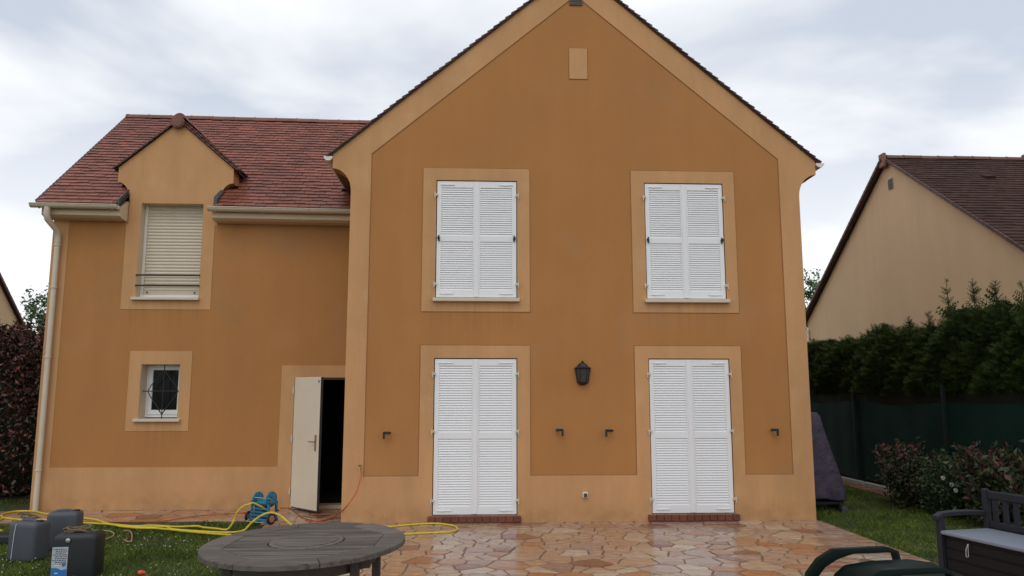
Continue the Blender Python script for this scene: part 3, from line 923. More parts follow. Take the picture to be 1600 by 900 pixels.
for (x0, x1) in (SA, SB):
    for z, tall in ((UZ, False), (DZ, True)):
        xm = (x0 + x1) / 2
        leaf(x0, xm - .0015, z[0] + .012, z[1], True, tall)
        leaf(xm + .0015, x1, z[0] + .012, z[1], False, tall)
    H.part('window_sill', MB().cbox(x0 - .045, x1 + .045, -.075, .04, UZ[0] - .055, UZ[0] - .003, .006), 'beige', label='beige window sill')
    H.part('opening_back', MB().box(x0 - .02, x1 + .02, .12, .14, .1, 4.95), 'interior')
    th_ = H.part('threshold', MB().box(x0 - .06, x1 + .05, -.055, .03, 0.0, .072), 'mortar', label='red brick threshold under the tall shutters')
    bme = MB().cbox(0, .101, -.075, .028, .012, .096, .006).mesh('brick', M['brick']); fixn(bme)
    nbk = 12
    for k in range(nbk): H.piece('brick', bme, (x0 - .07 + k * .1085, R.uniform(-.002, .002), R.uniform(-.001, .001)), None, th_)

# shutter holdbacks
for x, s_, z in ((-1.24, 1, 1.215), (1.19, -1, 1.25), (1.885, 1, 1.24), (4.28, -1, 1.245)):
    hb = MB()
    hb.tube([(x + s_ * .03, .01, z + .02), (x + s_ * .03, -.07, z + .02)], .011, 8)
    hb.cbox(x - .045 if s_ > 0 else x - .05, x + .05 if s_ > 0 else x + .045, -.085, -.065, z + .002, z + .040, .003)
    hb.cbox(x - s_ * .037 - .014, x - s_ * .037 + .014, -.092, -.066, z - .062, z + .034, .003)
    hb.tube([(x + s_ * .045, -.075, z + .022), (x + s_ * .052, -.10, z + .022)], .015, 8)
    H.part('shutter_stop', hb, 'black')
# socket
sk = H.part('outdoor_socket', MB().cbox(1.508, 1.582, -.05, -.005, .335, .408, .006), 'offwhite')
H.part('socket_lid', MB().cbox(1.520, 1.570, -.060, -.051, .345, .394, .004), 'slate', sk)
# garden tap at the corner
tp = H.part('garden_tap', MB().tube([(-1.60, -.005, .765), (-1.60, -.085, .765)], .013, 8).tube([(-1.60, -.07, .77), (-1.60, -.085, .74), (-1.60, -.088, .70)], [.013, .014, .015], 8), 'brass')
H.part('tap_handle', MB().cbox(-1.625, -1.575, -.075, -.06, .79, .80, .003).tube([(-1.6, -.068, .765), (-1.6, -.068, .795)], .007, 6), 'brick', tp)

# --- upper left window with roller shutter
x0, x1, z0, z1 = w1
rv = MB()
rv.slab(rect(x0 - .004, x1 + .004, z0 - .004, z1 + .004), [rect(x0 + .002, x1 - .002, z0 + .002, z1 - .002)], D - .004, D + .26)
H.part('window_reveal', rv, 'cream')
fy = D + .165
rs = H.part('roller_shutter', MB().box(x0 + .05, x1 - .045, fy + .016, fy + .022, z0 + .05, z1 - .004), 'offwhite', label='closed cream roller shutter')
W = x1 - x0 - .10
sm = MB(); n = 7
pr = [(-.004 - .009 * sin(pi * k / (n - 1)), .0535 * k / (n - 1) * .92) for k in range(n)]
sm.add([(0, a, b) for a, b in pr] + [(W, a, b) for a, b in pr], [(i, i + n, i + n + 1, i + 1) for i in range(n - 1)])
sm.box(0, W, -.002, .004, .0492, .0535)
me = sm.mesh('slat', M['beige'])
k = 0
z = z0 + .125
while z < z1 - .02:
    H.piece('slat', me, (x0 + .052, fy + .012, z), None, rs); z += .0537
H.part('bottom_bar', MB().cbox(x0 + .05, x1 - .05, fy - .012, fy + .012, z0 + .065, z0 + .125, .004), 'beige', rs)
H.part('guide_rail', MB().cbox(x0 + .004, x0 + .05, fy - .022, fy + .02, z0 + .02, z1 - .003, .004), 'offwhite', rs)
H.part('guide_rail', MB().cbox(x1 - .045, x1 - .003, fy - .022, fy + .02, z0 + .02, z1 - .003, .004), 'offwhite', rs)
H.part('window_frame', MB().cbox(x0 + .004, x1 - .004, fy - .03, fy + .04, z0 + .004, z0 + .062, .005), 'white', rs)
for xx in (x0 + .12, x1 - .12): H.part('stopper', MB().lathe([(.012, -.028), (.014, -.012), (.010, 0)], (xx, fy - .012, z0 + .10), 8, 'y'), 'slate', rs)
H.part('window_sill', MB().cbox(x0 - .05, x1 + .02, D - .07, D + .12, z0 - .045, z0 + .001, .006), 'beige')
for zz_ in (3.665, 3.497):
    H.part('guard_rail', MB().cbox(x0 - .008, x1 + .008, D - .03, D - .005, zz_ - .013, zz_ + .013, .004), 'black', label='black safety bar across the roller shutter')

# --- small barred window
x0, x1, z0, z1 = w2
H.part('window_reveal', MB().slab(rect(x0 - .004, x1 + .004, z0 - .004, z1 + .004), [rect(x0 + .002, x1 - .002, z0 + .002, z1 - .002)], D - .004, D + .31), 'cream')
fy = D + .235
wf = H.part('small_window', MB().slab(rect(x0 + .004, x1 - .004, z0 + .03, z1 - .004), [rect(x0 + .055, x1 - .055, z0 + .085, z1 - .05)], fy, fy + .06), 'white')
H.part('sash', MB().slab(rect(x0 + .048, x1 - .048, z0 + .078, z1 - .044), [rect(x0 + .10, x1 - .10, z0 + .145, z1 - .085)], fy - .018, fy + .04), 'white', wf)
H.part('pane', MB().box(x0 + .09, x1 - .09, fy + .01, fy + .02, z0 + .13, z1 - .075), 'glass', wf)
H.part('window_sill', MB().cbox(x0 - .06, x1 + .05, D - .06, D + .235, z0 - .035, z0 + .012, .006), 'beige')
gx, gz, gy = (x0 + x1) / 2 + .02, 1.82, D + .10
gr = MB()
gr.tube([(gx, gy, z1 - .01), (gx, gy, z0 + .01)], .008, 8).tube([(x0 - .0, gy, gz), (x1 + .0, gy, gz)], .008, 8)
for sx in (-1, 1):
    gr.tube([(gx + sx * .01, gy - .004, z1 - .10), (gx + sx * .035, gy - .004, z1 - .14), (gx + sx * .19, gy - .004, gz + .09), (gx + sx * .235, gy - .004, gz), (gx + sx * .19, gy - .004, gz - .09), (gx + sx * .04, gy - .004, z0 + .15), (gx + sx * .012, gy - .004, z0 + .09)], .0075, 8)
    gr.tube([(gx + sx * .01, gy - .008, z0 + .09), (gx + sx * .055, gy - .008, z0 + .15), (gx + sx * .06, gy - .008, z0 + .19)], .006, 6)
gr.lathe([(.004, -.02), (.018, -.01), (.018, .01), (.004, .02)], (gx, gy, z0 + .09), 8, 'z')
H.part('window_grille', gr, 'black', label='black wrought iron diamond grille', smooth=True)

# --- back door and room behind
H.part('door_frame', MB().slab([(dr[0], .02), (dr[0], dr[3]), (dr[1], dr[3]), (dr[1], .02), (dr[1] - .04, .02), (dr[1] - .04, dr[3] - .035), (dr[0] + .035, dr[3] - .035), (dr[0] + .035, .02)], [], D + .03, D + .12), 'soffit')
H.part('door_step', MB().cbox(dr[0] + .002, dr[1] - .002, D - .02, D + .25, .0, .055, .006), 'cream')
rm = MB()
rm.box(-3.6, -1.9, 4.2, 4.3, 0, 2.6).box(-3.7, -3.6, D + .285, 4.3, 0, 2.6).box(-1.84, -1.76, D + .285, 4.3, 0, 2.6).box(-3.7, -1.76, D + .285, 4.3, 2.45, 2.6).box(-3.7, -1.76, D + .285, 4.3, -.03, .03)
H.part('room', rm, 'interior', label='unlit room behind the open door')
hx, hy = dr[0] + .005, D - .012
fx, fyy = -2.365, 0.865
ang = atan2(fyy - hy, fx - hx)
mxd = Matrix.Translation((hx, hy, 0)) @ Matrix.Rotation(ang, 4, 'Z')
lw = .735
dl = H.part('door', MB().cbox(.0, lw, -.0, .042, .045, 2.035, .004, mxd), 'doorcream', label='cream back door standing open outwards')
H.part('door_edge', MB().box(lw + .001, lw + .006, .001, .041, .048, 2.032, mxd).box(.004, lw - .004, .003, .039, .030, .044, mxd), 'slate', dl)
H.part('door_plate', MB().cbox(lw - .105, lw - .062, -.009, -.001, .92, 1.16, .003, mxd), 'brass', dl)
hd = MB().tube([mxd @ V(p) for p in ((lw - .083, -.006, 1.06), (lw - .083, -.05, 1.06), (lw - .10, -.056, 1.06), (lw - .20, -.052, 1.055))], .009, 8)
H.part('handle', hd, 'brass', dl, smooth=True)
for z in (1.83, 1.08, .28): H.part('hinge', MB().tube([(hx - .012, hy - .016, z - .05), (hx - .012, hy - .016, z + .05)], .012, 8).cbox(hx - .03, hx - .005, hy - .008, hy + .006, z - .028, z + .028, .002), 'beige', dl)
stk = H.part('sticker', MB().box(lw - .075, lw - .018, -.0025, -.0005, 1.90, 2.00, mxd), 'sticker', dl)
H.part('sticker', MB().box(lw - .062, lw - .030, -.0045, -.003, 1.945, 1.985, mxd), 'inkdark', dl, label='dark printed mark on the door sticker')

# ------------------------------------------------------------------ wall lantern
LT = Thing('wall_lantern', (1.53, 0, 1.9), 'black half hexagon wall lantern between the two pairs of tall shutters', 'lantern')
lx = 1.53
def hexring(r, z, dy=.012):
    p = [(-r, 0), (-r * .98, -r * .35), (-r * .5, -r * .92), (r * .5, -r * .92), (r * .98, -r * .35), (r, 0)]
    return [(lx + a, b - dy, z) for a, b in p]
def loft(rings, cap=True):
    mb = MB(); n = len(rings[0])
    vs = [p for r in rings for p in r]
    fs = [(k * n + i, k * n + (i + 1) % n, (k + 1) * n + (i + 1) % n, (k + 1) * n + i) for k in range(len(rings) - 1) for i in range(n)]
    if cap: fs += [tuple(range(n))[::-1], tuple((len(rings) - 1) * n + i for i in range(n))]
    return mb.add(vs, fs)
LT.part('back_plate', MB().cbox(lx - .085, lx + .085, -.012, -.0005, 1.94, 2.15, .004), 'black')
LT.part('lantern_roof', loft([hexring(.120, 2.137), hexring(.122, 2.147), hexring(.085, 2.163), hexring(.05, 2.205), hexring(.018, 2.225)]), 'blackpl')
LT.part('finial', MB().lathe([(.008, 2.222), (.015, 2.230), (.016, 2.240), (.006, 2.250)], (lx, -.03, 0), 10), 'black', smooth=True)
LT.part('lantern_base', loft([hexring(.020, 1.900), hexring(.055, 1.915), hexring(.078, 1.932), hexring(.082, 1.945)]), 'black')
ta, tb2 = hexring(.105, 2.137, .012), hexring(.079, 1.945, .012)
fr = MB()
for a, b in zip(ta, tb2): fr.tube([a, b], .006, 6)
for z, r in ((2.132, .105), (1.95, .080)):
    fr.tube(hexring(r, z), .006, 6)
LT.part('lantern_frame', fr, 'black')
for i in range(5):
    s0 = [V(ta[i]), V(ta[i + 1]), V(tb2[i + 1]), V(tb2[i])]
    c = sum(s0, V()) / 4; ax = V((lx, 0, c.z))
    s0 = [p + (ax - c) * .02 for p in s0]
    nn = (s0[1] - s0[0]).cross(s0[3] - s0[0]).normalized() * .002
    LT.part('glass_pane', MB().add([*s0, *[p + nn for p in s0]], [(0, 1, 2, 3), (7, 6, 5, 4), (0, 4, 5, 1), (1, 5, 6, 2), (2, 6, 7, 3), (3, 7, 4, 0)]), 'lampglass')
LT.part('bulb', MB().lathe([(.012, 1.952), (.012, 1.985), (.024, 2.02), (.028, 2.045), (.020, 2.068), (.003, 2.08)], (lx, -.05, 0), 12), 'bulb', smooth=True)

# ------------------------------------------------------------------ neighbours
def neighbour(name, X, ay, az, slope, half, xdir, label, ridge_label=None):
    T = Thing(name, (X, ay, 0), label, 'house', 'neighbouring houses')
    ez = az - half * slope
    lo = [(ay - half, -.1), (ay + half, -.1), (ay + half, ez), (ay, az), (ay - half, ez)]
    w_ = MB().slab(lo, [], 0, .3)
    # slab is in XZ -> rotate to the YZ plane
    w_.v = [(X + xdir * p[1], p[0], p[2]) for p in w_.v]
    T.part('wall', w_, 'neigh', label='plain beige gable wall')
    for sg in (-1, 1):
        fw = MB().box(min(X + xdir * .31, X + xdir * 14), max(X + xdir * .31, X + xdir * 14), min(ay + sg * half, ay + sg * (half - .3)), max(ay + sg * half, ay + sg * (half - .3)), -.1, ez - .05)
        T.part('long_wall', fw, 'neigh')
    SLn = atan2(slope, 1)
    for sg in (-1, 1):
        b = MB(); ov = .18
        x0_, x1_ = X - xdir * .06, X + xdir * 14
        quad_slab(b, [(x0_, ay + sg * (half + ov), ez - ov * slope + .06), (x1_, ay + sg * (half + ov), ez - ov * slope + .06), (x1_, ay, az + .06), (x0_, ay, az + .06)], .055)
        rf_ = T.part('roof', b, 'tilebase')
        if (sg < 0 and xdir > 0) or (xdir < 0 and sg < 0):
            t_ = MB(); ln_ = (half + ov) / cos(SLn)
            tiles(t_, (x0_, ay + sg * (half + ov), ez - ov * slope + .065), (xdir, 0, 0), (0, -sg * cos(SLn), sin(SLn)), 60, int(ln_ / .145), tw=.19, te=.145, th=.02)
            T.part('roof_tiles', t_, 'tiledark', rf_, kind='stuff', fix=False)
        vt = MB().box(-.035, .10, 0, .16, -.035, .025).mesh('verge_tile', M['verge'])
        ln_ = (half + ov) / cos(SLn)
        for j in range(int(ln_ / .145)):
            c = V((x0_, ay + sg * (half + ov), ez - ov * slope + .07)) + V((0, -sg * cos(SLn), sin(SLn))) * (j * .145)
            ob = T.piece('verge_tile', vt, c, (SLn - .05, 0, 0) if sg < 0 else (SLn - .05, 0, pi), rf_)
    ridge_run((X - xdir * .05, ay, az + .085), (X + xdir * 9, ay, az + .085), (T, rf_), 22, .095, 'ridge2')
    return T, rf_
NR, nrf = neighbour('neighbour_house', 9.5, 5.72, 7.12, .70, 4.72, 1, 'beige rendered neighbouring house with dark brown tiled roof, right of the photo behind the hedge')
NR.part('ridge_end_cap', MB().cbox(9.36, 9.43, 5.62, 5.84, 6.98, 7.30, .01), 'ridge', nrf, label='orange red clay ridge end')
va = NR.part('wall_vent', MB().box(9.478, 9.499, 5.53, 5.71, 6.44, 6.68), 'kerb', label='small square wall vent')
vme = MB().box(-.012, 0, 0, .16, 0, .012).mesh('vent_slat', M['slate'])
for k in range(7): NR.piece('vent_slat', vme, (9.477, 5.54, 6.46 + k * .03), None, va)
NR.part('roof_vent', MB().add([(10.98, 4.55, 6.36), (11.20, 4.55, 6.36), (11.20, 4.50, 6.44), (10.98, 4.50, 6.44), (10.98, 4.85, 6.58), (11.20, 4.85, 6.58)], [(0, 1, 2, 3), (3, 2, 5, 4), (0, 3, 4), (1, 5, 2)]), 'tiledark', nrf, label='small roof ventilation tile')
NR.part('chimney', MB().cbox(13.02, 13.6, 5.45, 6.0, 6.8, 7.36, .02).cbox(12.97, 13.65, 5.40, 6.05, 7.361, 7.42, .01), 'ridge', nrf)
NR.part('downpipe', MB().tube([(9.44, 10.34, 3.6), (9.44, 10.34, 0)], .05, 8), 'offwhite', label='white downpipe at the far corner')
NL, nlf = neighbour('neighbour_house', -11.6, 4.9, 7.35, .95, 4.55, -1, 'beige gable and roof edge of a neighbouring house at the left edge of the photo')

# ------------------------------------------------------------------ foliage helpers
def leaves(mb, n, gen, size, flat=0.0, rnd=R, droop=0.0):
    for _ in range(n):
        r_ = gen()
        if r_ is None: continue
        p, nr = r_
        a = V((rnd.gauss(0, 1), rnd.gauss(0, 1), rnd.gauss(0, 1) + droop)).normalized()
        d = (a + V(nr) * .6).normalized()
        s_ = d.cross(V((rnd.gauss(0, 1), rnd.gauss(0, 1), rnd.gauss(0, 1))))
        if s_.length < .1: continue
        s_.normalize()
        l = size * rnd.uniform(.6, 1.3); w_ = l * .27
        up = d.cross(s_) * l * .10
        p = V(p)
        mb.add([p, p + d * l * .5 + s_ * w_ + up, p + d * l, p + d * l * .5 - s_ * w_ + up], [(0, 1, 2), (0, 2, 3)])

def branchy(pts_start, n, h, spread, rnd, seg=5, r0=.012):
    mb = MB(); ends = []
    for k in range(n):
        a = rnd.uniform(0, 2 * pi); sp = spread * sqrt(rnd.uniform(.02, 1))
        hh = h * rnd.uniform(.72, 1.0)
        p0 = V(pts_start) + V((cos(a), sin(a), 0)) * sp * .15
        pts = []
        for i in range(seg + 1):
            t_ = i / seg
            pts.append(p0 + V((cos(a) * sp * (t_ ** .8), sin(a) * sp * (t_ ** .8), hh * t_ * (1 - .25 * (sp / spread) ** 2))) + V((rnd.gauss(0, .02), rnd.gauss(0, .02), 0)))
        mb.tube(pts, [r0 * (1 - .8 * i / seg) for i in range(seg + 1)], 5)
        ends.append(pts)
    return mb, ends
def shrub(name, loc, h, spread, n, nl, size, m, label, cat, tipm=None, group=None, rnd=None):
    rnd = rnd or random.Random(hash(loc[0] * 1000) & 0xffff)
    T = Thing(name, loc, label, cat, group)
    st, ends = branchy(loc, n, h, spread, rnd)
    T.part('stems', st, 'bark', fix=False)
    lf = MB()
    def gen():
        pts = rnd.choice(ends)
        t_ = rnd.uniform(.08, 1.0); i = min(len(pts) - 2, int(t_ * (len(pts) - 1)))
        f_ = t_ * (len(pts) - 1) - i
        p = pts[i].lerp(pts[i + 1], f_)
        o_ = V((rnd.gauss(0, 1), rnd.gauss(0, 1), rnd.gauss(0, .7))) * (.075 + .06 * (1 - t_))
        return p + o_, (o_.normalized() + V((0, 0, .6)))
    leaves(lf, nl, gen, size, rnd=rnd)
    T.part('foliage', lf, m, fix=False)
    if tipm:
        tp_ = MB()
        def gen2():
            pts = rnd.choice(ends); p = pts[-1]
            return p + V((rnd.gauss(0, .035), rnd.gauss(0, .035), rnd.uniform(-.10, .05))), V((0, 0, 1.6))
        leaves(tp_, nl // 16, gen2, size * 1.05, rnd=rnd)
        T.part('young_shoots', tp_, tipm, fix=False, kind='stuff')
    return T

# left photinia, seen between the left edge of the photo and the house
rr = random.Random(5)
T = Thing('photinia_bush', (-8.6, 3.4, 0), 'tall dark red leaved photinia bush at the left end of the house', 'bush')
st, _e = branchy((-8.6, 3.4, 0), 26, 2.7, 1.5, rr, r0=.025)
T.part('stems', st, 'bark', fix=False)
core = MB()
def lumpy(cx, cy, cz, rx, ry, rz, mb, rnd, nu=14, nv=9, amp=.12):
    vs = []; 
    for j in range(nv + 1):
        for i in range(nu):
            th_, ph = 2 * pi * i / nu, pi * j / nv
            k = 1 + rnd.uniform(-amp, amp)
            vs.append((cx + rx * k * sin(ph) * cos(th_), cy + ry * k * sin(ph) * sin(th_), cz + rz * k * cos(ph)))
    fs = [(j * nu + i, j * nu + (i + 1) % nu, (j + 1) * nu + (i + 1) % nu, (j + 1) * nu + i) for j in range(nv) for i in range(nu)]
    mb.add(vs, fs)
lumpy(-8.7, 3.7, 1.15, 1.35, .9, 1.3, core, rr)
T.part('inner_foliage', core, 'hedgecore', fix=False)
lf = MB()
def genL():
    x = rr.uniform(-10.2, -6.95); y = rr.uniform(2.3, 4.6)
    top = 2.62 + .25 * sin(x * 5.1 + 1) + .14 * sin(x * 13) + .1 * sin(y * 7)
    z = top * (1 - rr.random() ** 2.2 * .97)
    if z < 0.5 and rr.random() < .4: return None
    return (x, y, z), (0, -.7, .5)
leaves(lf, 26000, genL, .095, rnd=rr)
T.part('foliage', lf, 'leafred', fix=False)
tp_ = MB()
for k in range(70):
    x = rr.uniform(-9.6, -7.0); y = rr.uniform(2.3, 4.2); zb = 2.6 + rr.uniform(-.2, .2)
    hgt = rr.uniform(.12, .42)
    d_ = V((rr.gauss(0, .18), rr.gauss(0, .15), 1))
    def gg():
        t_ = rr.random(); return V((x, y, zb)) + d_ * hgt * t_, V((rr.gauss(0, 1), rr.gauss(0, 1), 1.2))
    leaves(tp_, 26, gg, .085, rnd=rr)
T.part('young_shoots', tp_, 'leafred', fix=False, kind='stuff')

# right side shrubs in front of the fence
shrub('photinia_bush', (7.02, 1.25, -.04), 1.10, .52, 46, 5200, .075, 'leafmix', 'rounded bush with small red tipped leaves, nearest the covered barbecue', 'bush', 'leafred', 'bushes along the mesh fence', rnd=random.Random(3))
GB = shrub('garden_bush', (7.12, .42, -.04), .98, .50, 42, 5600, .060, 'leafdark', 'dense green bush with a few white flowers, between two red tipped bushes', 'bush', None, 'bushes along the mesh fence', rnd=random.Random(9))
for (a, b, c) in ((6.86, .0, .48), (6.90, -.02, .40), (7.02, -.04, .40), (6.80, .1, .56)):
    fl = MB()
    for k in range(5):
        an = 2 * pi * k / 5; fl.tube([(a, b, c), (a + .028 * cos(an), b - .012, c + .028 * sin(an))], [.006, .014], 5)
    GB.part('flower_head', fl, 'flower')
shrub('photinia_bush', (7.18, -.55, -.04), 1.15, .54, 40, 4200, .10, 'leafmix', 'larger leaved red tipped bush behind the storage bench', 'bush', 'leafred', 'bushes along the mesh fence', rnd=random.Random(21))
shrub('photinia_bush', (7.22, -1.45, -.04), 1.15, .5, 36, 2600, .10, 'leafmix', 'red tipped bush cut by the right edge of the photo', 'bush', 'leafred', 'bushes along the mesh fence', rnd=random.Random(22))

# thuja hedge
HD = Thing('hedge', (8.5, 3.5, 0), 'tall dark green conifer hedge running behind the green mesh fence', 'hedge')
rh = random.Random(17)
def htop(y): return 2.93 + .10 * sin(y * 2.1) + .07 * sin(y * 5.3 + 1) + .03 * sin(y * 11.0) + (.10 if y < 2 else 0) - .012 * max(0, y - 3)
def spray(mb, p, d, l, rnd, wide=.45):
    """flat fan of scale leaves: a stem with side blades"""
    d = V(d).normalized(); s_ = d.cross(V((rnd.gauss(0, 1), rnd.gauss(0, 1), rnd.gauss(0, 1))))
    if s_.length < .05: return
    s_.normalize(); p = V(p)
    mb.add([p - s_ * l * .03, p + s_ * l * .03, p + d * l], [(0, 1, 2)])
    for k in range(4):
        t_ = .12 + .2 * k; q = p + d * l * t_; r_ = l * wide * (1 - t_ * .75)
        for sg in (-1, 1):
            e_ = q + s_ * sg * r_ + d * r_ * .8
            mb.add([q, q + d * l * .11, e_], [(0, 1, 2)])
hm = MB()
for _ in range(44000):
    y = rh.uniform(-4.5, 11.5); t_ = rh.random()
    tp2 = htop(y)
    if t_ < .70:
        z = 1.78 + (tp2 - 1.78) * rh.random() ** .9
        bul = .26 * sin(pi * min(1, max(0, (z - 1.5) / 1.7))) + .10 * sin(y * 3.1 + z * 4) + .07 * sin(y * 7 + z * 9)
        p = (7.98 - bul + rh.uniform(0, .22), y, z)
        d_ = (-1 + rh.gauss(0, .35), rh.gauss(0, .45), rh.uniform(-.35, .8))
    else:
        x = 7.8 + rh.random() * 1.3
        p = (x, y, tp2 - .12 + rh.uniform(-.1, .06)); d_ = (rh.gauss(-.3, .5), rh.gauss(0, .5), 1)
    spray(hm, p, d_, rh.uniform(.06, .17), rh)
HD.part('foliage', hm, 'hedge', fix=False)
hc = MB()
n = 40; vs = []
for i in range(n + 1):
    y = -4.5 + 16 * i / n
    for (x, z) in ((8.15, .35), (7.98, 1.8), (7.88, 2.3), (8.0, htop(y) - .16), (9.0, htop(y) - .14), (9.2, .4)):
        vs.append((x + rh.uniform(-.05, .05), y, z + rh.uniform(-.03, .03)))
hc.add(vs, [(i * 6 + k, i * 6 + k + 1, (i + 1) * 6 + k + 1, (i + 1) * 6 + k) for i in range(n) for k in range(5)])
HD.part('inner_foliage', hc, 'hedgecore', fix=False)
for (y, z1_, k) in ((1.50, 3.70, 1), (.84, 3.62, 1), (.32, 3.50, 1), (-.28, 3.40, .9), (2.05, 3.22, .7), (2.75, 3.18, .8), (4.2, 3.08, .6), (5.9, 2.98, .55), (-.9, 3.5, 1)):
    sh = MB(); base = V((8.0, y, htop(y) - .15)); tip = V((8.0 + rh.uniform(-.05, .05), y + rh.uniform(-.05, .05), z1_))
    sh.tube([base, base.lerp(tip, .5) + V((.01, .01, 0)), tip], [.012, .008, .003], 5)
    H_ = (tip - base).length
    for j in range(int(46 * k)):
        t_ = rh.random() ** .8
        p = base.lerp(tip, t_); a = rh.uniform(0, 2 * pi)
        spray(sh, p, (cos(a), sin(a), .75 + rh.uniform(-.2, .3)), (.26 * (1 - t_) + .07) * rh.uniform(.7, 1.1), rh, .32)
    HD.part('leader_shoot', sh, 'hedge', fix=False)

# fence
FN = Thing('mesh_fence', (7.7, 3.5, 0), 'green windbreak mesh fence on dark posts below the hedge', 'fence')
fm = MB(); vs = []; n = 90
for i in range(n + 1):
    y = -4.2 + 15 * i / n
    dxx = .018 * sin(y * 2.4) + .01 * sin(y * 9.0)
    zt = 1.60 + .035 * cos((y - 1.35) / 3.0 * 2 * pi) + (.06 if y < 1 else 0) * min(1, (1 - y) / 1.0)
    for k in range(7):
        vs.append((7.72 + dxx + .01 * sin(k * 2.2 + y * 4), y, .10 + (zt - .10) * k / 6))
fm.add(vs, [(i * 7 + k, i * 7 + k + 1, (i + 1) * 7 + k + 1, (i + 1) * 7 + k) for i in range(n) for k in range(6)])
FN.part('windbreak_mesh', fm, 'mesh_green', fix=False, smooth=True)
pm = MB().cbox(-.03, .03, -.03, .03, 0, 1.92, .006).mesh('fence_post', M['postgreen'])
for y in (-4.1, -1.65, 1.34, 4.34, 7.3, 10.2): FN.piece('fence_post', pm, (7.67, y, 0))
km = MB().cbox(0, .07, 0, 1.92, 0, .13, .008).mesh('gravel_board', M['kerb']); fixn(km)
for k in range(7): FN.piece('gravel_board', km, (7.60, -3.9 + k * 2.0, -.06))
em = MB().cbox(-.11, .11, -.2, .2, -.02, .028, .008).mesh('edging_tile', M['edgebrick']); fixn(em)
for k in range(26):
    FN.piece('edging_tile', em, (7.40 + R.uniform(-.02, .02), -2.0 + k * .42, -.035 + R.uniform(0, .015)), (R.uniform(-.05, .05), R.uniform(-.06, .06), R.uniform(-.08, .08)))

# trees behind
def tree(loc, h, cr_, n, nl, label, seed, size=.11):
    rnd = random.Random(seed)
    T = Thing('tree', loc, label, 'tree')
    tr = MB(); tr.tube([V(loc), V(loc) + V((.05, 0, h * .35)), V(loc) + V((-.05, .05, h * .75))], [.16, .12, .05], 8)
    ends = []
    for k in range(n):
        a = rnd.uniform(0, 2 * pi); z0_ = h * rnd.uniform(.25, .72)
        ln_ = cr_ * rnd.uniform(.5, 1.05)
        p0 = V(loc) + V((0, 0, z0_)); rise = (h - z0_) * rnd.uniform(.3, 1.0)
        pts = [p0 + V((cos(a) * ln_ * t_ ** .8, sin(a) * ln_ * t_ ** .8, rise * t_)) + V((rnd.gauss(0, .05), rnd.gauss(0, .05), 0)) for t_ in (0, .25, .5, .75, 1)]
        tr.tube(pts, [.045, .03, .02, .012, .005], 5); ends.append(pts)
        for _ in range(3):
            i = rnd.choice((1, 2, 3)); q = pts[i]; d_ = V((rnd.gauss(0, 1), rnd.gauss(0, 1), rnd.uniform(.2, 1))).normalized() * rnd.uniform(.3, .8)
            pp = [q, q + d_ * .5, q + d_]; tr.tube(pp, [.014, .009, .004], 4); ends.append(pp)
    T.part('trunk', tr, 'bark', fix=False)
    lf = MB()
    def gen():
        pts = rnd.choice(ends); t_ = rnd.uniform(.3, 1); i = min(len(pts) - 2, int(t_ * (len(pts) - 1)))
        p = pts[i].lerp(pts[i + 1], t_ * (len(pts) - 1) - i)
        return p + V((rnd.gauss(0, .1), rnd.gauss(0, .1), rnd.gauss(0, .1))), (0, 0, .3)
    leaves(lf, nl, gen, size, rnd=rnd)
    T.part('crown', lf, 'treeleaf', fix=False)
tree((-11.9, 11.5, 0), 5.3, 1.7, 34, 8000, 'leafy green tree showing between the left neighbour and the house corner', 31)
tree((17.2, 26, 0), 8.3, 2.4, 26, 7000, 'small distant tree glimpsed between the house and the right neighbour', 33, .17)

# ------------------------------------------------------------------ lawn
def blades(mb, x0, x1, y0, y1, dens, ok, rnd, hmin=.02, hmax=.055):
    n = int((x1 - x0) * (y1 - y0) * dens)
    for _ in range(n):
        x, y = rnd.uniform(x0, x1), rnd.uniform(y0, y1)
        if not ok(x, y): continue
        a = rnd.uniform(0, 2 * pi); h = rnd.uniform(hmin, hmax) * (1 + .45 * sin(x * 3.1 + y * 1.7) * sin(y * 4.3)); w_ = .0035
        bx, by = rnd.gauss(0, h * .45), rnd.gauss(0, h * .45)
        cx_, cy_ = cos(a) * w_, sin(a) * w_
        mb.add([(x - cx_, y - cy_, -.045), (x + cx_, y + cy_, -.045), (x + bx * .4 + cx_ * .8, y + by * .4 + cy_ * .8, -.045 + h * .65), (x + bx, y + by, -.045 + h)], [(0, 1, 2), (0, 2, 3)])
rg = random.Random(2)
lw_ = MB()
def okL(x, y): return not (x > -2.88 - (y) * .205 - .02 and y < 0) and (y < .29 + .03 * sin(x * 6) + .02 * sin(x * 17)) 
blades(lw_, -7.4, -1.9, -3.6, .34, 2600, okL, rg)
blades(lw_, -10.5, -7.4, -2.5, 3.0, 700, lambda x, y: True, rg)
solo('lawn', lw_, 'grass', label='clover dotted lawn left of the patio', kind='stuff', fix=False)
lw2 = MB()
def okR(x, y):
    if x < 4.89 + .03 * sin(y * 7): return False
    return not (y > 0 and x < 4.86) and x < 7.6
blades(lw2, 4.86, 7.6, -4.2, 6.5, 2100, okR, rg)
solo('lawn', lw2, 'grass', label='strip of lawn between the patio and the fence', kind='stuff', fix=False)
ds = MB()
for _ in range(520):
    x, y = rg.uniform(-6.5, -2.0), rg.uniform(-3.4, .1)
    if not okL(x, y): continue
    if rg.random() > .35 + .65 * (sin(x * 2 + y * 3) > 0): continue
    r_ = rg.uniform(.003, .0085); z = rg.uniform(-.01, .015)
    ds.add([(x, y, z + r_)] + [(x + r_ * cos(a), y + r_ * sin(a), z) for a in (0, pi / 3, 2 * pi / 3, pi, 4 * pi / 3, 5 * pi / 3)] + [(x, y, z - r_)],
           [(0, k, k % 6 + 1) for k in range(1, 7)] + [(7, k % 6 + 1, k) for k in range(1, 7)])
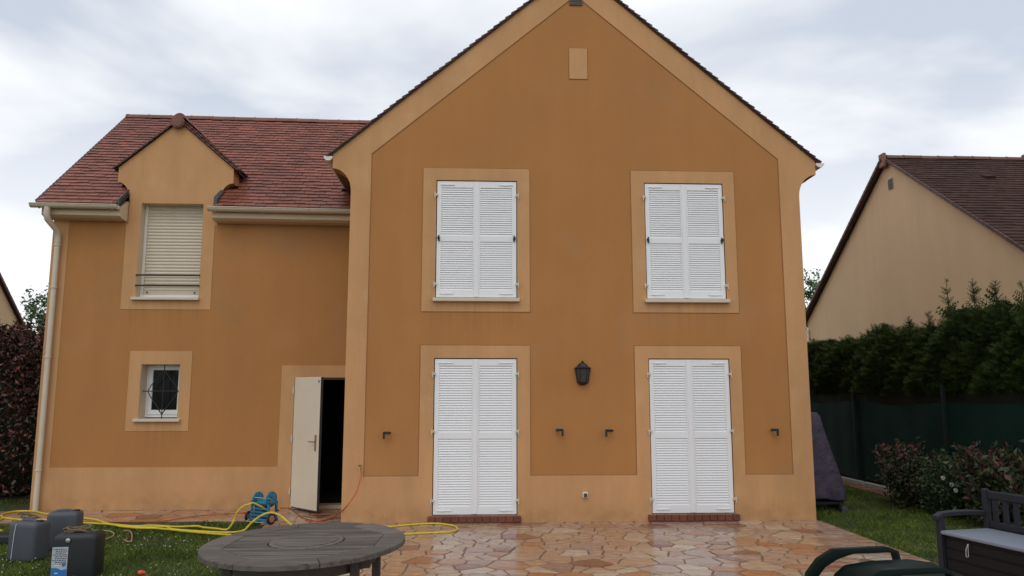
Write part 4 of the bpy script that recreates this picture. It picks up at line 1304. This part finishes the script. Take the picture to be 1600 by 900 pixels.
solo('clover_flowers', ds, 'flower', label='small white clover flowers in the lawn', kind='stuff', fix=False)

# ------------------------------------------------------------------ covered barbecue
BQ = Thing('covered_barbecue', (5.3, 1.1, 0), 'barbecue under a purple grey fabric cover beside the right corner of the house', 'barbecue')
cv = MB(); rings = []; nn = 72
rc = random.Random(4)
for (z, xc, hx_, hyy) in ((1.475, 5.15, .25, .17), (1.485, 5.15, .27, .20), (1.43, 5.155, .305, .25), (1.25, 5.18, .32, .27), (.95, 5.22, .375, .29), (.6, 5.28, .42, .31), (.3, 5.33, .45, .32), (.17, 5.33, .45, .32), (.15, 5.32, .42, .30)):
    ring = []
    for i in range(nn):
        a = 2 * pi * i / nn
        c_, s_ = cos(a), sin(a)
        k = (abs(c_) ** 3.2 + abs(s_) ** 3.2) ** (-1 / 3.2)
        fold = (1.45 - z) / 1.3 * (.055 * sin(a * 7 + z * 2.6) + .03 * sin(a * 13 + 1 + z * 4)) + .01 * sin(a * 4 + z * 9)
        ring.append((xc + hx_ * k * c_ * (1 + fold), 1.15 + hyy * k * s_ * (1 + fold), z + .02 * sin(a * 3) * (1 if z < .5 else .3) * (1.4 - z)))
    rings.append(ring)
cv = loft(rings)
BQ.part('fabric_cover', cv, 'cover', smooth=True)
BQ.part('frame', MB().cbox(4.97, 5.70, .92, .97, .08, .13, .005).cbox(4.97, 5.70, 1.33, 1.38, .08, .13, .005).cbox(5.62, 5.67, .90, 1.40, .0, .13, .005).cbox(5.0, 5.05, .92, 1.4, 0, .4, .005), 'blackpl')
for yy in (.88, 1.40): BQ.part('wheel', MB().lathe([(.02, -.014), (.048, -.012), (.05, 0), (.048, .012), (.02, .014)], (5.69, yy, .02), 14, 'y'), 'greypl')

# ------------------------------------------------------------------ storage bench
bu, bv = V((.20, -.98, 0)).normalized(), V((.98, .20, 0)).normalized()
BO = V((4.56, -3.43, 0))
mb_ = Matrix(((bu.x, bv.x, 0, BO.x), (bu.y, bv.y, 0, BO.y), (0, 0, 1, 0), (0, 0, 0, 1)))
SB_ = Thing('storage_bench', BO, 'charcoal plastic storage bench with a pale grey lid on the right of the patio', 'bench')
Lb, Db = 1.38, .60
bx_ = SB_.part('box', MB().cbox(.03, Lb - .03, .03, Db - .05, .05, .415, .006, mb_), 'benchbox')
for k in range(3): SB_.part('panel_groove', MB().cbox(.05, Lb - .05, .018, .031, .10 + k * .10, .18 + k * .10, .004, mb_), 'benchbox', bx_)
SB_.part('lid', MB().cbox(.022, Lb - .022, -.015, Db - .045, .417, .452, .008, mb_), 'lid')
for a in (-.03, Lb - .03):
    SB_.part('arm_post', MB().cbox(a, a + .06, -.02, .05, .0, .585, .008, mb_), 'benchpl')
    SB_.part('back_post', MB().cbox(a, a + .06, Db - .045, Db + .015, .0, .83, .008, mb_), 'benchpl')
    arm = []
    for k in range(9):
        t_ = k / 8; yy = -.05 + (Db - .02) * t_; zz_ = .60 + .012 * sin(t_ * pi) - (.03 * (1 - t_ * 6) ** 2 if t_ < 1 / 6 else 0)
        arm.append([mb_ @ V(q) for q in ((a - .008, yy, zz_ - .022), (a + .068, yy, zz_ - .022), (a + .068, yy, zz_ + .012), (a + .058, yy, zz_ + .02), (a + .002, yy, zz_ + .02), (a - .008, yy, zz_ + .012))])
    SB_.part('armrest', loft(arm), 'benchpl')
    SB_.part('side_panel', MB().cbox(a + .012, a + .045, .05, Db - .05, .05, .41, .005, mb_), 'benchbox')
SB_.part('top_rail', MB().cbox(.03, Lb - .03, Db - .035, Db + .005, .735, .815, .008, mb_), 'benchpl')
SB_.part('bottom_rail', MB().cbox(.03, Lb - .03, Db - .035, Db + .005, .455, .52, .008, mb_), 'benchpl')
sme = MB().cbox(0, .058, -.012, .012, .52, .735, .004, Matrix.Rotation(atan2(bu.y, bu.x), 4, 'Z')).mesh('back_slat', M['benchpl']); fixn(sme)
nb = 11
for k in range(nb):
    c = mb_ @ V((.075 + k * (Lb - .19) / (nb - 1), Db - .015, 0)); SB_.piece('back_slat', sme, c)
SB_.part('latch', MB().tube([mb_ @ V(p) for p in ((.335, -.004, .375), (.325, -.02, .33), (.32, -.02, .27), (.335, -.022, .26), (.35, -.02, .27), (.352, -.02, .36), (.345, -.01, .38))], .0055, 6, closed=True), 'metal', label='wire latch hook')

# ------------------------------------------------------------------ green lounger
GLn = Thing('sun_lounger', (3.0, -5.7, 0), 'dark green plastic sun lounger with looped armrest at the bottom edge of the photo', 'lounger')
def arm_loop(y, s_):
    o_ = []
    path = [(2.33, y, .34), (2.39, y, .50), (2.46, y, .582), (2.56, y, .640), (2.68, y, .664), (2.94, y, .672), (3.0, y, .655), (3.03, y, .50), (3.06, y, .36)]
    rr_ = []
    for i, p in enumerate(path):
        a = V(path[max(0, i - 1)]); b = V(path[min(len(path) - 1, i + 1)]); d_ = (b - a).normalized(); nrm = V((-d_.z, 0, d_.x))
        w_ = .034; t_ = .022 if i > 3 else .042
        rr_.append([V(p) + V((0, -w_, 0)) - nrm * t_ * .6, V(p) + V((0, w_, 0)) - nrm * t_ * .6, V(p) + V((0, w_, 0)) + nrm * t_ * .3, V(p) + V((0, w_ * .7, 0)) + nrm * t_, V(p) + V((0, -w_ * .7, 0)) + nrm * t_, V(p) + V((0, -w_, 0)) + nrm * t_ * .3])
    return loft(rr_)
GLn.part('armrest', arm_loop(-5.44, 1), 'green', smooth=True)
GLn.part('armrest', arm_loop(-6.08, 1), 'green', smooth=True)
# raised end section: broad curved shell between the arms
sh = []
for (x, z, hw) in ((2.47, .40, .30), (2.53, .53, .30), (2.60, .585, .30), (2.78, .612, .30), (3.05, .622, .29), (3.22, .600, .28), (3.32, .55, .27), (3.36, .42, .26)):
    sh.append([(x, -5.78 + hw * 1.0, z - .06), (x, -5.78 + hw * .98, z - .01), (x, -5.78 + hw * .9, z + .0), (x, -5.78 + hw * .82, z - .012), (x, -5.78 - hw * .82, z - .012), (x, -5.78 - hw * .9, z), (x, -5.78 - hw * .98, z - .01), (x, -5.78 - hw, z - .06)])
GLn.part('backrest', loft(sh), 'green', smooth=True)
GLn.part('bed_frame', MB().cbox(1.75, 4.0, -6.10, -6.03, .30, .37, .01).cbox(1.75, 4.0, -5.48, -5.41, .30, .37, .01), 'green')
slm = MB().cbox(0, .085, -6.04, -5.47, .335, .355, .004).mesh('slat', M['green'], (0, 0, 0)); fixn(slm)
for k in range(22): GLn.piece('slat', slm, (1.76 + k * .1, 0, 0))
lgm = MB().cbox(-.04, .04, -.035, .035, -.0, .31, .01).mesh('leg', M['green']); fixn(lgm)
for x in (1.9, 3.8):
    for y in (-6.06, -5.45): GLn.piece('leg', lgm, (x, y, 0))

# ------------------------------------------------------------------ round garden table
TB = Thing('garden_table', (-1.194, -5.28, 0), 'weathered grey slatted wooden garden table in the foreground', 'table')
tcx, tcy, TH = -1.194, -5.284, .74
ta_, tb_a = .80, .68; th0 = rad(-104.55)
e1 = V((cos(th0), sin(th0), 0)); e2 = V((-sin(th0), cos(th0), 0))
def E(x, y, z):      # unit-disc coordinates (x across the picture, y away) -> world
    # undo the rotation so planks run along world X
    p = V((x, y, 0)); a = p.dot(e1); b = p.dot(e2)
    return V((tcx, tcy, z)) + e1 * a * ta_ + e2 * b * tb_a
def tprism(pts, z0_, z1_, bev=.004):
    n = len(pts)
    cx_ = sum(p[0] for p in pts) / n; cy_ = sum(p[1] for p in pts) / n
    def sh_(p, k): 
        d_ = V((p[0] - cx_, p[1] - cy_)); l = d_.length
        return (p[0] - d_.x / l * k, p[1] - d_.y / l * k) if l > k else p
    vs = [E(p[0], p[1], z0_) for p in pts] + [E(p[0], p[1], z1_ - bev) for p in pts] + [E(*sh_(p, bev * 1.2), z1_) for p in pts]
    fs = [tuple(range(n))[::-1], tuple(2 * n + i for i in range(n))]
    for k in range(2):
        for i in range(n): fs.append((k * n + i, k * n + (i + 1) % n, (k + 1) * n + (i + 1) % n, (k + 1) * n + i))
    return MB().add(vs, fs)
Rin = .80
octo = [(Rin * cos(pi / 8 + k * pi / 4), Rin * sin(pi / 8 + k * pi / 4)) for k in range(8)]
for k in range(8):
    a0, a1 = pi / 8 + k * pi / 4, pi / 8 + (k + 1) * pi / 4
    g_ = .004
    outer_ = [(cos(a0 + g_ + (a1 - a0 - 2 * g_) * i / 8), sin(a0 + g_ + (a1 - a0 - 2 * g_) * i / 8)) for i in range(9)]
    c_ = ((octo[k][0] + octo[(k + 1) % 8][0]) / 2, (octo[k][1] + octo[(k + 1) % 8][1]) / 2)
    TB.part('rim_board', tprism([octo[k]] + outer_ + [octo[(k + 1) % 8]], TH - .034, TH, .007), 'teak')
def octx(y):
    xs = []
    for k in range(8):
        (xa, ya), (xb, yb) = octo[k], octo[(k + 1) % 8]
        if (ya - y) * (yb - y) <= 0 and abs(ya - yb) > 1e-9: xs.append(xa + (xb - xa) * (y - ya) / (yb - ya))
    return max(xs) if xs else 0
rd = .365
npl = 21; y = -Rin * cos(pi / 8) + .003; pw = (2 * Rin * cos(pi / 8) - .004) / npl
for k in range(npl):
    ya, yb = y + k * pw + .0075, y + (k + 1) * pw - .0075
    xa, xb = octx(ya) - .006, octx(yb) - .006
    def ins(yy): return sqrt(max(0, (rd + .012) ** 2 - yy * yy))
    ia, ib = ins(ya), ins(yb)
    if max(ia, ib) < .02:
        polys = [[(-xa, ya), (xa, ya), (xb, yb), (-xb, yb)]]
    else:
        polys = [[(ia, ya), (xa, ya), (xb, yb), (ib, yb)], [(-xa, ya), (-ia, ya), (-ib, yb), (-xb, yb)]]
    for pg in polys: TB.part('plank', tprism(pg, TH - .026, TH - .002 + R.uniform(-.0015, .001), .003), 'teak')
circ = [(rd * cos(2 * pi * i / 36), rd * sin(2 * pi * i / 36)) for i in range(36)]
tt = TB.part('turntable', tprism(circ, TH - .028, TH + .004, .005), 'teak')
for k in range(9):
    ya, yb = -.30 + k * .0667 + .004, -.30 + (k + 1) * .0667 - .004
    xa, xb = sqrt(.315 ** 2 - ya * ya), sqrt(.315 ** 2 - yb * yb)
    TB.part('plank', tprism([(-xa, ya), (xa, ya), (xb, yb), (-xb, yb)], TH + .0045, TH + .009, .002), 'teak', tt)
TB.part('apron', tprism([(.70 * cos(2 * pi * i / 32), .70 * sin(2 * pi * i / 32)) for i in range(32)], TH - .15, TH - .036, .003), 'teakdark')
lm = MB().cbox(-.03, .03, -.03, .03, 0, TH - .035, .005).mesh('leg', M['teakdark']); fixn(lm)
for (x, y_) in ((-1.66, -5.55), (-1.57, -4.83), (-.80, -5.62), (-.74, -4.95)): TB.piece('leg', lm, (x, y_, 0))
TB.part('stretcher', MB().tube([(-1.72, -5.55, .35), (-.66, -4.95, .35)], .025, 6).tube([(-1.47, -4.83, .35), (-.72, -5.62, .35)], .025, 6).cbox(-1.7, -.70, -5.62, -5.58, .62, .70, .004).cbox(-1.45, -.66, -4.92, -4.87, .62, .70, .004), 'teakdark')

# ------------------------------------------------------------------ jerrycans
def jerry(loc, rz, w_, d_, h_, m, label, cat='jerrycan', cap='metal', name='jerrycan', tilt=0):
    T = Thing(name, loc, label, cat, 'plastic jerrycans on the lawn')
    mx_ = Matrix.Translation(loc) @ Matrix.Rotation(rz, 4, 'Z') @ Matrix.Rotation(tilt, 4, 'Y')
    def ring(z, s_, r_=.045, sx=1.0, ox=0):
        hw, hd_ = w_ / 2 * s_ * sx, d_ / 2 * s_; rr_ = min(r_, hw * .9, hd_ * .9)
        pts = []
        for (cx_, cy_, a0) in ((hw - rr_, hd_ - rr_, 0), (-hw + rr_, hd_ - rr_, pi / 2), (-hw + rr_, -hd_ + rr_, pi), (hw - rr_, -hd_ + rr_, 3 * pi / 2)):
            for k in range(4):
                a = a0 + pi / 2 * k / 3; pts.append(mx_ @ V((cx_ + rr_ * cos(a) + ox, cy_ + rr_ * sin(a), z)))
        return pts
    body = loft([ring(0.0, .93), ring(.012, .98), ring(.03, 1), ring(h_ * .4, 1.0), ring(h_ * .82, 1.0), ring(h_ * .87, .985), ring(h_ * .905, .94), ring(h_ * .93, .85), ring(h_ * .94, .70)])
    bd = T.part('body', body, m, smooth=True)
    # carrying handle: arch over a recess, and screw cap
    hdl = MB()
    pts = [mx_ @ V((x * w_, 0, z * h_)) for x, z in ((-.30, .90), (-.29, .935), (-.22, .953), (0.0, .957), (.12, .953), (.18, .93), (.19, .90))]
    hdl.tube(pts, [.022, .021, .019, .019, .019, .021, .023], 8)
    T.part('handle', hdl, m, smooth=True)
    mc = mx_ @ V((.33 * w_, 0, 0))
    cp = MB().lathe([(.032, .885 * h_), (.032, .93 * h_), (.036, .935 * h_), (.036, .962 * h_), (.030, .97 * h_)], (mc.x, mc.y, loc[2]), 14)
    T.part('cap', cp, 'blackpl' if m != 'blackpl' else 'greypl')
    return T, mx_
ja, mja = jerry((-4.93, -1.98, -.035), rad(-12), .34, .26, .44, 'greypl', 'grey plastic jerrycan in front of another grey one, at the left edge of the lawn')
ja.part('drip_line', MB().tube([mja @ V(p) for p in ((-.06, -.134, .40), (-.075, -.134, .30), (-.085, -.134, .15), (-.09, -.134, .02))], .0035, 5), 'sticker', label='white drip running down the front')
jerry((-4.86, -1.38, -.035), rad(10), .34, .26, .46, 'greypl', 'rear grey plastic jerrycan, half hidden by the grey one in front')
jb, mjb = jerry((-3.95, -2.86, -.035), rad(8), .40, .30, .47, 'blackpl', 'black plastic jerrycan with a blue and white label, right of the grey ones', cap='metal')
lbx = -.178
lbl = jb.part('label', MB().box(-.194, -.052, -.1535, -.1515, .045, .325, mjb), 'labelgrey', label='blue and white printed label')
ik = MB()
rl = random.Random(8)
for k in range(9):
    z = .305 - k * .0175
    a = -.184 + (0.02 if k % 3 else 0)
    x = a
    while x < -.066:
        l = rl.uniform(.008, .024)
        if not (k == 4 and x > -.10): ik.box(x, min(x + l, -.060), -.1548, -.154, z - .0045, z + .0045, mjb)
        x += l + .006
jb.part('label_print', ik, 'inkdark', lbl)
jb.part('label_print', MB().box(-.095, -.056, -.1548, -.154, .235, .243, mjb), 'inkred', lbl)
bl = MB().add([mjb @ V(p) for p in ((-.193, -.1548, .048), (-.054, -.1548, .048), (-.054, -.1548, .118), (-.10, -.1548, .108), (-.14, -.1548, .128), (-.193, -.1548, .132))], [(0, 1, 2, 3, 4, 5)])
jb.part('label_print', bl, 'inkblue', lbl, fix=False)
jb.part('label_print', MB().lathe([(.018, -.0008), (.018, 0)], tuple(mjb @ V((-.085, -.1545, .158))), 16, 'y'), 'inkblue', lbl)
jb.part('label_print', MB().box(-.165, -.120, -.1548, -.154, .148, .172, mjb).box(-.16, -.13, -.1556, -.1552, .075, .085, mjb), 'sticker', lbl)
jb.part('side_knob', MB().lathe([(.024, -.012), (.022, -.022), (.008, -.025)], tuple(mjb @ V((-.055, -.145, .385))), 12, 'y'), 'metal', label='round metal knob near the top')
# rope heap on the black can
rp = MB(); pts = []
for k in range(64):
    t_ = k / 63 * 7 * pi
    pts.append(V((-3.98 + (.10 + .02 * sin(t_ * .37)) * cos(t_), -2.86 + .055 * sin(t_ * 1.03), .405 + .045 * (k / 63) + .018 * sin(t_ * 1.7))))
rp.tube(pts, .011, 6)
solo('rope', rp, 'rope', (-3.98, -2.86, .40), 'brown rope heaped on top of the black jerrycan', 'rope', smooth=True, fix=False)
solo('plastic_tray', MB().cbox(-5.9, -5.22, -1.10, -.82, -.035, .07, .02), 'blackpl', (-5.5, -.95, -.035), 'low dark plastic tray at the left edge beside the grey jerrycans', 'tray')

# ------------------------------------------------------------------ hose reel
HR = Thing('hose_reel', (-2.92, .08, 0), 'blue plastic hose reel cart standing by the open back door', 'hose reel')
rx0, rx1 = -3.08, -2.78
mr = Matrix.Translation((-2.93, .12, 0)) @ Matrix.Rotation(rad(-32), 4, 'Z')
def spoke_disc(x):
    m_ = MB(); seg = 24
    vs = []
    for r_, dx_ in ((.012, 0), (.035, .012), (.08, .004), (.100, .004), (.104, -.008), (.08, -.012), (.012, -.012)):
        for k in range(seg):
            a = 2 * pi * k / seg; rid = .010 * (k % 3 == 0) if .03 < r_ < .09 else 0
            vs.append(mr @ V((x + (dx_ + rid), r_ * cos(a), .315 + (.02 if x > 0 else 0) + r_ * sin(a))))
    n_ = 7
    m_.add(vs, [(j * seg + k, j * seg + (k + 1) % seg, (j + 1) * seg + (k + 1) % seg, (j + 1) * seg + k) for j in range(n_ - 1) for k in range(seg)])
    return m_
for x in (-.13, .13): HR.part('side_disc', spoke_disc(x), 'blue', smooth=True)
dm = MB(); dm.lathe([(.05, -.125), (.05, .125)], (0, 0, 0), 16, 'x'); dm.v = [tuple(mr @ (V(p) + V((0, 0, .27)))) for p in dm.v]
HR.part('drum', dm, 'blue')
wn = MB(); pts = []
for k in range(140):
    t_ = k / 139; a = t_ * 2 * pi * 11; pts.append(mr @ V((-.11 + .22 * (abs((t_ * 2) % 2 - 1)), (.062 + .018 * t_) * cos(a), .27 + (.062 + .018 * t_) * sin(a))))
wn.tube(pts, .010, 6)
fr = MB()
for x in (-.165, .155):
    fr.cbox(x, x + .022, -.10, -.06, .03, .30, .004, mr).cbox(x, x + .022, .04, .08, .03, .30, .004, mr).cbox(x, x + .022, -.10, .08, .27, .31, .004, mr).cbox(x, x + .022, -.115, .095, .03, .07, .004, mr)
for z in (.10, .145, .19): fr.cbox(-.155, .165, -.095, -.085, z, z + .022, .003, mr)
fr.cbox(-.155, .165, -.10, -.06, .04, .07, .004, mr)
HR.part('frame', fr, 'blue')
HR.part('housing', MB().cbox(-.145, .02, -.055, .05, .04, .25, .012, mr).cbox(-.145, .14, -.05, .04, .235, .275, .01, mr), 'bluedark')
HR.part('handle', MB().tube([mr @ V(p) for p in ((-.16, .0, .30), (-.165, -.07, .345), (.17, -.07, .345), (.165, .0, .30))], .009, 8), 'metal')
HR.part('foot_bar', MB().tube([mr @ V(p) for p in ((-.17, -.16, .035), (.17, -.16, .035))], .009, 8).tube([mr @ V(p) for p in ((-.17, -.16, .035), (-.16, -.09, .06))], .009, 6).tube([mr @ V(p) for p in ((.17, -.16, .035), (.16, -.09, .06))], .009, 6), 'metal')
for x in (-.235, .19):
    wl = MB().lathe([(.02, -.016), (.07, -.016), (.078, -.008), (.078, .008), (.07, .016), (.02, .016)], (0, 0, 0), 18, 'x')
    wl.v = [tuple(mr @ (V(p) + V((x, -.05, .078)))) for p in wl.v]
    wo = HR.part('wheel', wl, 'blackpl')
    hb = MB().lathe([(.045, -.020), (.050, -.012), (.050, .012), (.045, .020)], (0, 0, 0), 14, 'x'); hb.v = [tuple(mr @ (V(p) + V((x, -.05, .078)))) for p in hb.v]
    HR.part('hub', hb, 'pink', wo)
HR.part('crank', MB().tube([mr @ V(p) for p in ((.15, 0, .27), (.20, 0, .27), (.20, .03, .18), (.25, .03, .18))], .008, 6), 'blackpl')

# ------------------------------------------------------------------ hoses
def smooth_path(pts, sub=6):
    pts = [V(p) for p in pts]; out_ = []
    for i in range(len(pts) - 1):
        p0 = pts[max(0, i - 1)]; p1 = pts[i]; p2 = pts[i + 1]; p3 = pts[min(len(pts) - 1, i + 2)]
        for k in range(sub):
            t_ = k / sub
            out_.append(.5 * ((2 * p1) + (p2 - p0) * t_ + (2 * p0 - 5 * p1 + 4 * p2 - p3) * t_ ** 2 + (-p0 + 3 * p1 - 3 * p2 + p3) * t_ ** 3))
    out_.append(pts[-1]); return out_
# control points of each run of hose, in metres
YA = [(-6.147, -0.409, 0.015), (-6.362, -0.256, 0.015), (-6.631, 0.159, 0.015), (-6.74, 0.599, 0.015), (-6.965, 0.96, 0.015), (-6.942, 1.269, 0.015), (-6.671, 1.256, 0.015), (-6.358, 0.992, 0.015), (-6.024, 0.796, 0.015), (-5.674, 0.606, 0.015), (-5.361, 0.422, 0.015), (-5.026, 0.083, 0.015), (-4.728, -0.085, 0.015), (-4.55, -0.144, 0.015), (-4.339, -0.104, 0.015), (-3.997, -0.22, 0.015), (-3.75, -0.182, 0.015), (-3.612, -0.288, 0.015), (-3.4, -0.396, 0.015), (-3.25, -0.451, 0.015), (-3.28, -0.12, 0.051), (-3.232, -0.1, 0.183), (-3.165, -0.08, 0.256), (-3.097, -0.05, 0.277), (-3.045, -0.02, 0.289), (-2.959, 0.02, 0.24), (-2.876, 0.08, 0.18)]
YB = [(-6.775, 0.657, 0.015), (-6.533, 0.533, 0.015), (-6.287, 0.41, 0.015), (-6.075, 0.455, 0.015), (-5.716, 0.275, 0.015), (-5.351, 0.151, 0.015), (-5.001, 0.03, 0.015), (-4.639, -0.19, 0.015), (-4.293, -0.256, 0.015), (-4.143, -0.213, 0.015), (-3.947, -0.418, 0.015), (-3.568, -0.577, 0.015), (-3.158, -0.689, 0.015), (-3.011, -0.557, 0.015), (-2.961, -0.539, 0.06), (-2.951, -0.35, 0.094), (-2.845, -0.32, 0.171), (-2.733, -0.3, 0.201), (-2.613, -0.3, 0.167), (-2.439, -0.45, 0.082), (-2.273, -0.544, 0.015), (-1.821, -0.752, 0.015), (-1.367, -0.491, 0.015), (-0.886, -0.215, 0.015), (-0.544, -0.128, 0.015), (-0.312, -0.293, 0.015), (-0.228, -0.545, 0.015), (-0.321, -0.777, 0.015), (-0.669, -0.852, 0.015), (-1.143, -0.963, 0.015), (-2.072, -1.093, 0.015), (-2.729, -0.976, 0.015), (-3.188, -0.823, 0.015), (-3.642, -0.62, 0.015), (-4.151, -0.36, 0.015), (-4.468, -0.297, 0.015), (-4.791, -0.133, 0.015)]
OB = [(-1.57, -0.09, 0.702), (-1.581, -0.12, 0.619), (-1.628, -0.18, 0.438), (-1.744, -0.28, 0.258), (-1.987, 0.495, 0.05), (-2.065, 0.379, 0.015), (-2.159, 0.216, 0.015), (-2.285, 0.222, 0.015), (-2.452, 0.454, 0.015), (-2.627, 0.778, 0.03), (-2.565, 0.02, 0.212), (-2.697, 0.06, 0.207)]
OC = [(-3.338, 1.056, 0.012), (-3.604, 0.93, 0.014), (-3.895, 0.822, 0.014), (-4.146, 0.598, 0.014), (-4.37, 0.272, 0.014), (-4.695, 0.233, 0.014), (-5.274, 0.26, 0.014), (-5.897, 0.453, 0.014)]
PD = [(-4.99, -0.329, 0.0), (-4.874, -0.382, 0.0), (-4.76, -0.434, 0.0), (-4.623, -0.625, -0.0), (-4.551, -0.85, 0.0), (-4.558, -1.019, 0.0), (-4.619, -1.099, 0.0)]
PE = [(-4.597, -0.395, 0.0), (-4.501, -0.446, 0.0), (-4.353, -0.727, 0.0), (-4.19, -1.119, 0.0), (-4.218, -1.159, 0.0), (-4.314, -1.031, 0.0)]
PF = [(-6.746, 0.977, 0.02), (-6.742, 1.1, 0.02), (-6.484, 0.904, 0.02), (-6.294, 0.66, 0.02), (-6.381, 0.607, 0.02), (-6.593, 0.791, 0.02), (-6.633, 0.972, 0.02), (-6.379, 0.78, 0.02), (-6.225, 0.599, 0.02)]

def hose(name, pts, r_, m, label, sub=6, cat='hose'):
    p = smooth_path(pts, sub)
    return solo(name, MB().tube(p, r_, 7), m, p[0], label, cat, smooth=True, fix=False)
hose('garden_hose', YA, .013, 'yellow', 'yellow garden hose looping from the left edge of the photo up into the blue reel')
hose('garden_hose', YB, .013, 'yellow', 'yellow garden hose arching over the blue reel, its loop right of the wooden table')
hose('supply_hose', OB, .0105, 'orange', 'orange hose hanging from the wall tap to the blue reel')
hose('thin_hose', OC, .008, 'orange', 'thin orange hose lying along the paved strip left of the blue reel')
hose('pale_hose_end', PD, .008, 'palehose', 'pale beige hose end in the grass right of the black jerrycan')
hose('bent_hose_end', PE, .009, 'pink', 'short hooked salmon coloured hose piece lying in the grass')
hose('cord_coil', PF, .012, 'rope', 'small brown coil of cord behind the grey jerrycans', cat='cord')
q = (-3.305, -2.93, .02)
solo('hose_connector', MB().lathe([(.012, -.03), (.024, -.02), (.026, .0), (.024, .018), (.012, .03)], q, 12, 'x').lathe([(.016, .03), (.016, .045)], q, 10, 'x'), 'redplastic', q, 'small orange red hose connector lying in the grass', 'connector', smooth=True)
